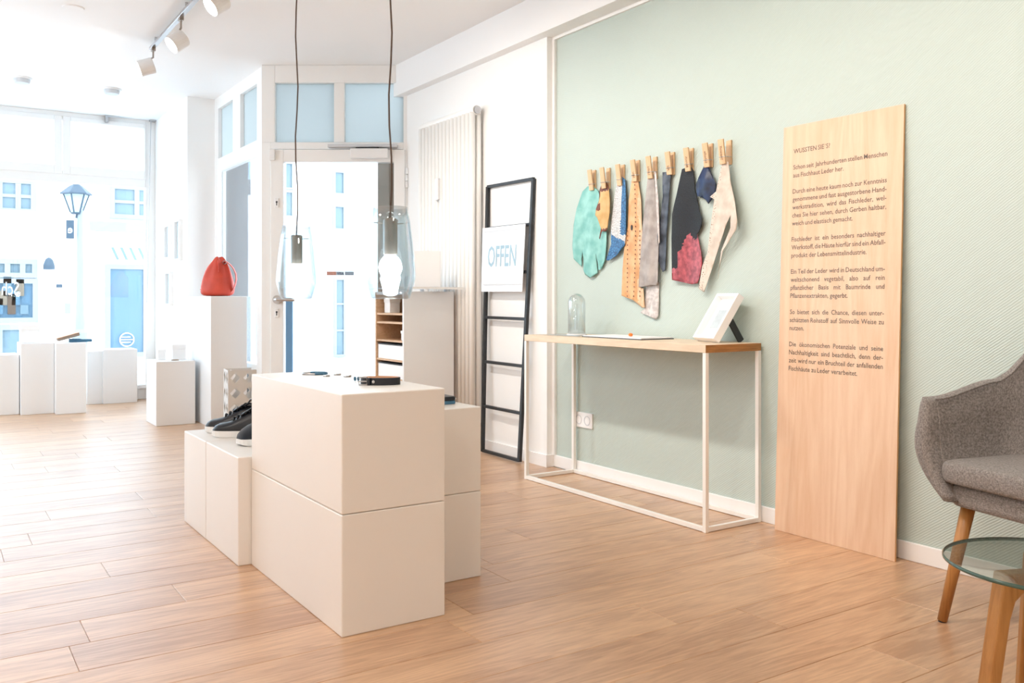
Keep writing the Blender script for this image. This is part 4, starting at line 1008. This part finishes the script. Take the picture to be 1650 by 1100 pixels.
def mottled(name, cs, scale, rough=0.5, pos=(0.35, 0.65), bump=0.3):
    m, nt, b = newmat(name); N = nt.nodes; L = nt.links
    tc = N.new('ShaderNodeTexCoord'); n = N.new('ShaderNodeTexNoise'); n.inputs['Scale'].default_value = scale; n.inputs['Detail'].default_value = 6; L.new(tc.outputs['Object'], n.inputs['Vector'])
    cr = N.new('ShaderNodeValToRGB'); e = cr.color_ramp.elements; e[0].position = pos[0]; e[1].position = pos[1]; e[0].color = srgb(*cs[0]); e[1].color = srgb(*cs[1]); L.new(n.outputs['Fac'], cr.inputs[0]); L.new(cr.outputs[0], b.inputs['Base Color'])
    bp = N.new('ShaderNodeBump'); bp.inputs['Strength'].default_value = bump; bp.inputs['Distance'].default_value = 0.002; L.new(n.outputs['Fac'], bp.inputs['Height']); L.new(bp.outputs[0], b.inputs['Normal'])
    b.inputs['Roughness'].default_value = rough; return m
LM = {
 'turq': mottled('turquoise_fish_leather', ((110, 174, 166), (150, 204, 196)), 16),
 'amber': mottled('amber_fish_leather', ((192, 150, 84), (214, 176, 120)), 14), 'rust': mottled('rust_brown_edge', ((92, 44, 28), (130, 70, 46)), 60),
 'scalew': vor('white_scaled_leather', (150, 150, 150), (222, 222, 222), 95, 0.5), 'scaleb': vor('blue_scaled_leather', (24, 60, 104), (62, 122, 172), 75, 0.4),
 'tanstrip': mottled('apricot_fish_leather', ((206, 150, 98), (226, 178, 130)), 20), 'tanedge': mottled('pale_apricot_leather', ((214, 170, 130), (232, 196, 160)), 40),
 'grey': mottled('dove_grey_leather', ((146, 136, 130), (178, 168, 162)), 18), 'pale': mottled('pale_grey_flesh_side', ((184, 174, 170), (216, 208, 204)), 60),
 'slate': mottled('slate_blue_leather', ((38, 44, 56), (88, 96, 110)), 22, 0.45), 'blk': vor('black_scaled_leather', (5, 7, 11), (17, 24, 33), 110, 0.6),
 'red': mottled('red_fish_leather', ((128, 46, 56), (188, 84, 92)), 45, 0.4), 'navy': mottled('navy_fish_leather', ((8, 14, 34), (26, 50, 92)), 22, 0.4),
 'beige': vor('beige_spotted_leather', (128, 88, 66), (214, 200, 186), 120, 0.55, (1, 1, 1), False, 0.1), 'beigeplain': mottled('plain_beige_leather', ((196, 180, 164), (218, 204, 190)), 20),
}
def leather(name, polys, mats, label, x_off, bulge, regfn=None, extra=None):
    """polys: outline in the enlarged view; bulge(zx,zy) gives how far it stands off the wall"""
    ps = [PZ(*p_) for p_ in polys]
    Xp_ = XG - x_off
    w0 = [AX(px_, py_, Xp_) for px_, py_ in ps]
    pts = [Vector((p_.y, p_.z)) for p_ in w0]
    ys = [p_.x for p_ in pts]; zs = [p_.y for p_ in pts]
    edges = [(i, (i + 1) % len(pts)) for i in range(len(pts))]
    allp = list(pts); g = 0.012
    def inside(px_, py_):
        c = False; n = len(pts); j = n - 1
        for i in range(n):
            if (pts[i].y > py_) != (pts[j].y > py_) and px_ < (pts[j].x - pts[i].x) * (py_ - pts[i].y) / (pts[j].y - pts[i].y) + pts[i].x: c = not c
            j = i
        return c
    yy = min(ys)
    r_ = 0
    while yy < max(ys):
        zz = min(zs) + (r_ % 2) * g / 2
        while zz < max(zs):
            if inside(yy, zz) and min((Vector((yy, zz)) - p_).length for p_ in pts) > g * .4: allp.append(Vector((yy, zz)))
            zz += g
        yy += g; r_ += 1
    V2, E2, F2, *_ = delaunay_2d_cdt(allp, edges, [], 1, 1e-6)
    y0_, y1_, z0_, z1_ = min(ys), max(ys), min(zs), max(zs)
    def nrmc(p_): return (y1_ - p_.x) / (y1_ - y0_), (z1_ - p_.y) / (z1_ - z0_)     # u 0 left..1 right, v 0 top..1 bottom
    mb = MB(); mb.v = [Vector((Xp_ - bulge(*nrmc(p_)), p_.x, p_.y)) for p_ in V2]
    for f in F2:
        c = sum((V2[i] for i in f), Vector((0, 0))) / len(f)
        mb.f.append(tuple(f)); mb.mi.append(regfn(*nrmc(c)) if regfn else 0)
    o = mb.build(name, [LM[k] for k in mats], None, smooth=True, solid=0.0016, origin=(Xp_, (y0_ + y1_)/2, z1_))
    return tag(o, label, 'leather sample', 'fish leather samples on the green wall')
wav = lambda a, f, ph: (lambda u, v: 0.004 + a * (0.5 + 0.5*sin(f * u * pi + ph + v*1.2)) * min(1, v * 3))
leather('fish_leather', [(135,320),(165,318),(195,345),(205,380),(200,450),(190,490),(205,540),(235,575),(248,580),(247,650),(238,740),(215,790),(197,800),(194,760),(183,700),(189,770),(193,815),(155,843),(122,825),(110,795),(112,740),(104,690),(100,740),(102,780),(60,735),(52,660),(60,540),(75,450),(105,350)],
        ['turq'], 'turquoise fish leather hanging leftmost on the green wall', 0.008, wav(.007, 4, 0))
leather('fish_leather', [(218,295),(242,295),(258,335),(270,420),(268,470),(255,560),(243,577),(216,578),(206,622),(203,618),(212,560),(196,500),(186,485),(190,450),(205,400),(205,345)],
        ['amber', 'rust'], 'small amber fish leather with rust brown edges', 0.021, wav(.009, 2, 1), lambda u, v: 1 if (v > .82 or (u < .28 and (.13 < v < .25 or .38 < v < .5)) or (v < .16 and .3 < u)) else 0)
leather('fish_leather', [(305,283),(330,265),(350,280),(362,400),(360,600),(355,655),(300,720),(255,745),(245,740),(270,650),(268,560),(285,400),(297,330)],
        ['scalew', 'scaleb'], 'white scaled fish leather with a blue lower end', 0.011, wav(.010, 2, 2), lambda u, v: 1 if (v > .66 + .13*u or (u > .80 - .1*v and v < .7)) else 0)
o4 = leather('fish_leather', [(390,268),(420,268),(440,390),(445,520),(452,600),(442,700),(436,830),(440,900),(460,905),(468,1010),(455,1015),(400,970),(335,945),(340,800),(350,650),(365,550),(370,400)],
        ['tanstrip', 'tanedge'], 'long apricot fish leather strip with dotted ridges', 0.010, wav(.008, 4, 1), lambda u, v: 1 if u > .68 + .05*sin(20*v) else 0)
dots = MB()
for k in range(26):
    for base in ((400, 428), (362, 358), (430, 452)):
        zx = base[0] + (base[1] - base[0]) * k / 26 + (-22 * (k / 26) if base[0] == 430 else 0) + (-35*(k/26)**2 if base[0] == 400 else 0); zy = 285 + 26.5 * k
        if base[0] != 400 and k < 11: continue
        q = AX(*PZ(zx, zy), XG - .0245); dots.box(q + Vector((-.002, -.0022, -.0035)), q + Vector((.018 if False else .0, .0022, .0035)))
tag(dots.build('scute_row', LM['rust'], o4), None, None, None, 'stuff')
eq = AX(*PZ(383, 556), XG - .0245); MB().lathe([(.0, .001), (.007, .001), (.007, 0)], 14, eq, Matrix.Rotation(-pi/2, 4, 'Y'), sx=2.0).build('fin_hole', 'dark', o4)
leather('fish_leather', [(470,880),(545,868),(541,1060),(528,1080),(440,1042),(462,1020),(466,950)], ['pale'], 'pale underside scrap showing below the grey leather', 0.005, wav(.005, 3, 0))
o5 = leather('fish_leather', [(480,253),(512,253),(537,500),(545,600),(537,870),(530,888),(500,884),(470,892),(430,897),(440,700),(450,550),(470,350)], ['grey'], 'long dove grey fish leather right of the apricot strip', 0.022, wav(.009, 3, 2))
lp_ = [(514,235),(524,238),(538,400),(546,640),(538,650),(524,400)]
tmp = leather('light_edge', lp_, ['pale'], None, 0.030, lambda u, v: .002); del tmp['category']; del tmp['group']
mw = Matrix.Translation(tmp.location); tmp.parent = o5; tmp.location = tmp.location - o5.location
leather('fish_leather', [(563,240),(617,235),(610,290),(602,480),(588,600),(585,700),(580,800),(565,810),(550,750),(545,600),(560,500),(568,380)], ['slate'], 'narrow slate blue fish leather beside the grey one', 0.010, wav(.014, 2, 1))
leather('fish_leather', [(675,222),(725,205),(740,230),(750,350),(780,460),(800,510),(795,550),(765,595),(778,640),(790,680),(802,760),(788,830),(770,875),(730,880),(630,855),(625,620),(628,480),(650,380)],
        ['blk', 'red'], 'black fish leather with a red lower end', 0.010, wav(.014, 2, 0), lambda u, v: 1 if v > .60 + .30*max(0, .42 - u) * 2.0 + .03*sin(16*u + 4*v) and not (u < .22 and v < .86) else 0)
leather('fish_leather', [(800,203),(825,203),(855,270),(870,310),(865,370),(850,395),(835,422),(825,400),(800,385),(760,375),(752,310),(775,260)], ['navy'], 'small navy fish leather with ragged edge', 0.012, lambda u, v: 0.003 + .018*max(0, 1 - abs(u - .55)*2.4)*min(1, v*3))
leather('fish_leather', [(905,183),(940,180),(955,290),(985,400),(1008,520),(1003,565),(965,620),(915,690),(890,800),(884,850),(905,690),(935,625),(965,560),(963,485),(935,545),(900,640),(850,780),(800,925),(770,905),(790,780),(820,700),(845,500),(860,395),(835,380),(870,350),(885,280)],
        ['beige', 'beigeplain'], 'spotted beige fish leather with a folded flap, rightmost', 0.029, lambda u, v: .004 + .030*max(0, u - .35)*min(1, v*2), lambda u, v: 1 if u > .50 - .5*(v - .2) or (v > .2 and u > .44) else 0)
PINS = [(951,290,''),(974,287,''),(997,282,''),(1021,275,'Stör'),(1049,270,'Lachs'),(1077,263,'Aal'),(1107,257,'Barsch'),(1138,250,'Scholle'),(1168,245,'Seewolf')]
desc = ['turquoise', 'amber', 'white scaled', 'apricot', 'dove grey', 'slate blue', 'black and red', 'small navy', 'spotted beige']
offs = [.012, .025, .015, .014, .026, .014, .014, .016, .033]
for i, (px_, py_, wd) in enumerate(PINS):
    q = AX(px_, py_, XG - .03); y, z = q.y, q.z; w_ = 0.016; hh_ = 0.053
    o = thing('clothespin', 'wooden clothespin holding the %s leather' % desc[i], 'clothespin', (XG, y, z), 0, 'wooden clothespins on the green wall')
    xo = XG - .028
    lean = 0.006
    # back prong lies on the wall, front prong pinches the leather at its lower end
    MB().add([(XG-.001, y-w_, z-hh_), (XG-.001, y+w_, z-hh_), (XG-.001, y+w_, z+hh_), (XG-.001, y-w_, z+hh_), (XG-.010, y-w_, z-hh_), (XG-.010, y+w_, z-hh_), (XG-.006, y+w_, z+hh_), (XG-.010, y-w_, z+hh_)],
             [(0,1,2,3),(7,6,5,4),(0,4,5,1),(1,5,6,2),(2,6,7,3),(3,7,4,0)]).build('back_prong', 'pin', o, bevel=0.0015)
    off = offs[i] + 0.001
    MB().add([(XG-off-.002, y-w_, z-hh_), (XG-off-.002, y+w_, z-hh_), (XG-off-.018, y+w_, z+hh_), (XG-off-.018, y-w_, z+hh_), (XG-off-.011, y-w_, z-hh_), (XG-off-.011, y+w_, z-hh_), (XG-off-.026, y+w_, z+hh_), (XG-off-.026, y-w_, z+hh_)],
             [(0,1,2,3),(7,6,5,4),(0,4,5,1),(1,5,6,2),(2,6,7,3),(3,7,4,0)]).build('front_prong', 'pin', o, bevel=0.0015)
    MB().tube([(XG-.008, y-w_-.001, z-.02), (XG-off-.015, y-w_-.001, z-.022), (XG-off-.017, y, z-.022), (XG-off-.015, y+w_+.001, z-.022), (XG-.008, y+w_+.001, z-.02)], 0.0015, 6).build('spring', 'metal', o)
    if wd:
        t_ = MB(); L_ = Type.width(wd); cap_ = 0.013; k = cap_ / Type.CAP; sc_ = min(1.0, 0.075 / (L_ * k))
        Type.put(t_, wd, lambda u, v: Vector((XG - off - .0117 - .015*(u/(2*hh_)), y - v + .006, z - hh_ + u)), .018, 0, cap_, sc_)
        t_.build('lettering', 'stamp', o)

# ================================================================== armchair
bd_ = Vector((0.972, -0.235, 0)).normalized()           # towards the chair's back
ft_ = Vector((-0.235, -0.972, 0)).normalized()           # along the seat front, left to right in the picture
fc = Vector((2.442, 1.468, 0)) + ft_ * 0.262             # middle of the seat front
ch_m = Matrix(((ft_.x, bd_.x, 0, fc.x), (ft_.y, bd_.y, 0, fc.y), (0, 0, 1, 0), (0, 0, 0, 1)))
ac_ = thing('armchair', 'grey upholstered armchair with oak legs at the right edge', 'armchair', mtx=ch_m)
# local: x left-right, y towards the back, z up
def upath(t):
    """t -1..1 around the U; returns centre x, y and outward normal"""
    W2, D = 0.283, 0.395; rr_ = 0.20
    straight = D - rr_ - 0.0; arc = pi/2 * rr_; backl = 2 * (W2 - rr_)
    tot = 2 * straight + 2 * arc + backl; s = (t + 1) / 2 * tot
    if s < straight: return -W2, s, -1, 0
    s -= straight
    if s < arc: a = s / rr_; return -W2 + rr_ - rr_*cos(a), straight + rr_*sin(a), -cos(a), sin(a)
    s -= arc
    if s < backl: return -W2 + rr_ + s, D, 0, 1
    s -= backl
    if s < arc: a = s / rr_; return W2 - rr_ + rr_*sin(a), D - rr_ + rr_*cos(a), sin(a), cos(a)
    s -= arc; return W2, straight - s, 1, 0
def smooth(x): x = max(0, min(1, x)); return x*x*(3 - 2*x)
nt_, nv = 44, 14
rows = []
ts = [-1 + 2*i/nt_ for i in range(nt_ + 1)]
for t in ts:
    x, y, nx_, ny = upath(t); q = abs(t)
    topz = 0.63 + 0.045*smooth((1 - q)/.42) + 0.215*smooth((.60 - q)/.27)
    zb_ = 0.355
    loop = []
    back = smooth((.62 - q)/.3)
    for side in (1, -1):
        for k in range(nv + 1):
            v = k/nv if side == 1 else 1 - k/nv
            z = zb_ + (topz - zb_)*v
            prof_ = -0.055*(1 - v)**2.2*1.3 + 0.018*sin(pi*min(1, v*1.25)) + .012*v
            lean_ = back * 0.085 * v
            thick = 0.026*(0.55 + 0.45*sin(pi*min(1, max(0, v))*0.92 + .12))
            off = prof_ + side * thick
            if k == nv and side == 1: z -= .006
            bulge_front = 0.0
            loop.append(Vector((x + nx_*off, y + ny*off + lean_, z)))
        if side == 1: loop.append(Vector((x + nx_*prof_, y + ny*prof_ + back*.085, topz + .012)))
    fy = smooth((q - .93)/.07)
    rows.append(loop)
sh_ = MB(); nl = len(rows[0])
for end in (0, -1):      # round the arm fronts
    src = rows[end]; c = sum(src, Vector()) / nl
    ext = []
    for kf, dy in ((1.0, -.006), (.93, -.016), (.72, -.023), (.35, -.026)):
        ring_ = []
        for j, p_ in enumerate(src):
            j2 = (nl - 1 - j) if j < nl else j
            mid = (src[j] + src[(2*nv + 2 - j) % nl]) / 2
            fwd = -0.018*sin(pi*min(1, max(0, (p_.z - .355)/.27)))
            ring_.append(mid + (p_ - mid)*kf + Vector((0, dy + fwd, 0)))
        ext.append(ring_)
    if end == 0: rows = ext[::-1] + rows
    else: rows = rows + ext
sh_.grid(rows, True)
sh_.f.append(tuple(range(nl))); sh_.mi.append(0); b0 = (len(rows) - 1)*nl; sh_.f.append(tuple(range(b0, b0 + nl))[::-1]); sh_.mi.append(0)
sh_.build('shell', 'fabric', ac_, local=True, smooth=True)
for end in (4, -5):      # seam where the front strip of each arm meets its inner panel
    lp2 = rows[end]; MB().tube([p_ + Vector((0, .012, 0)) for p_ in lp2[nv + 2:nv + 2 + nv - 1]], 0.003, 6).build('piping', 'fabric', ac_, local=True, smooth=True)
# welt along the top edge of the shell
wl_ = []
for i, t in enumerate(ts):
    x, y, nx_, ny = upath(t); q = abs(t); topz = 0.63 + 0.045*smooth((1 - q)/.42) + 0.215*smooth((.60 - q)/.27); back = smooth((.62 - q)/.3)
    wl_.append(Vector((x + nx_*(-.012), y + ny*(-.012) + back*.085, topz + .006)))
MB().tube(wl_, 0.0035, 6).build('piping', 'fabric', ac_, local=True, smooth=True)
def pad(x0, x1, y0, y1, z0, z1, r, crown=0.0, n=8):
    """softly rounded cushion"""
    mb = MB(); po = rr(x0, x1, y0, y1, r, n); c = Vector(((x0+x1)/2, (y0+y1)/2, 0))
    rows = []
    hz = z1 - z0
    for k, zf_ in ((.0, 0), (.90, 0), (.975, .06), (1.0, .25), (1.0, .72), (.975, .92), (.90, 1.0), (.5, 1.0 + crown*.8), (.0, 1.0 + crown)):
        rows.append([Vector((c.x + (px_ - c.x)*k, c.y + (py_ - c.y)*k, z0 + hz*zf_)) for px_, py_ in po])
    rows = [[Vector((c.x + (p_.x - c.x)*(1 if True else 1), p_.y, p_.z)) for p_ in r_] for r_ in rows]
    mb.grid(rows, True); return mb
pad(-.252, .252, 0.005, .40, .335, .405, .05).build('seat_base', 'fabric', ac_, local=True, smooth=True, sub=1)
pad(-.262, .262, -.022, .385, .402, .468, .055, .10).build('seat_cushion', 'fabric', ac_, local=True, smooth=True, sub=1)
for sx_ in (-1, 1):
    for yy_, sy_ in ((0.055, -1), (0.315, 1)):
        tp = Vector((sx_*.205, yy_, .345)); bt = Vector((sx_*.248, yy_ + sy_*.055, 0.004))
        lg_ = MB().tube([bt, tp], [.0135, .0195], 16).build('leg', 'leg', ac_, local=True, smooth=True)
        MB().cyl(bt - Vector((0, 0, .004)), bt + Vector((0, 0, .002)), .011, n=10).build('felt_pad', 'dark', lg_, local=True)

# ================================================================== glass side table
gc = Vector((1.874, 0.8865, 0)); gz = 0.40
gt = thing('side_table', 'small round glass side table with oak legs before the armchair', 'side table', gc)
MB().lathe([(0.0, gz), (.197, gz)], 64, gc).lathe([(.197, gz - .008), (0.0, gz - .008)], 64, gc).build('glass_top', 'tableglass', gt)
MB().lathe([(.197, gz), (.1995, gz - .002), (.1995, gz - .006), (.197, gz - .008)], 64, gc).build('glass_rim', 'glassedge', gt, smooth=True)
for k, an in enumerate((159, 44, -78)):
    a_ = radians(an); d = Vector((cos(a_), sin(a_), 0)); sd = Vector((-sin(a_), cos(a_), 0))
    prof2 = [(.0, gz - .010), (.125, gz - .010), (.190, .0), (.164, .0), (.112, .300), (.100, .335), (.080, .352), (.0, .356)]
    MB().prism(prof2, lambda r_, z_: gc + d*r_ + sd*.0165 + Vector((0, 0, z_)), lambda r_, z_: gc + d*r_ - sd*.0165 + Vector((0, 0, z_))).build('leg', 'leg', gt, bevel=0.004)
MB().lathe([(.012, gz - .0105), (.012, gz - .0085)], 12, gc, capt=True, capb=True).build('glass_pad', 'dark', gt)
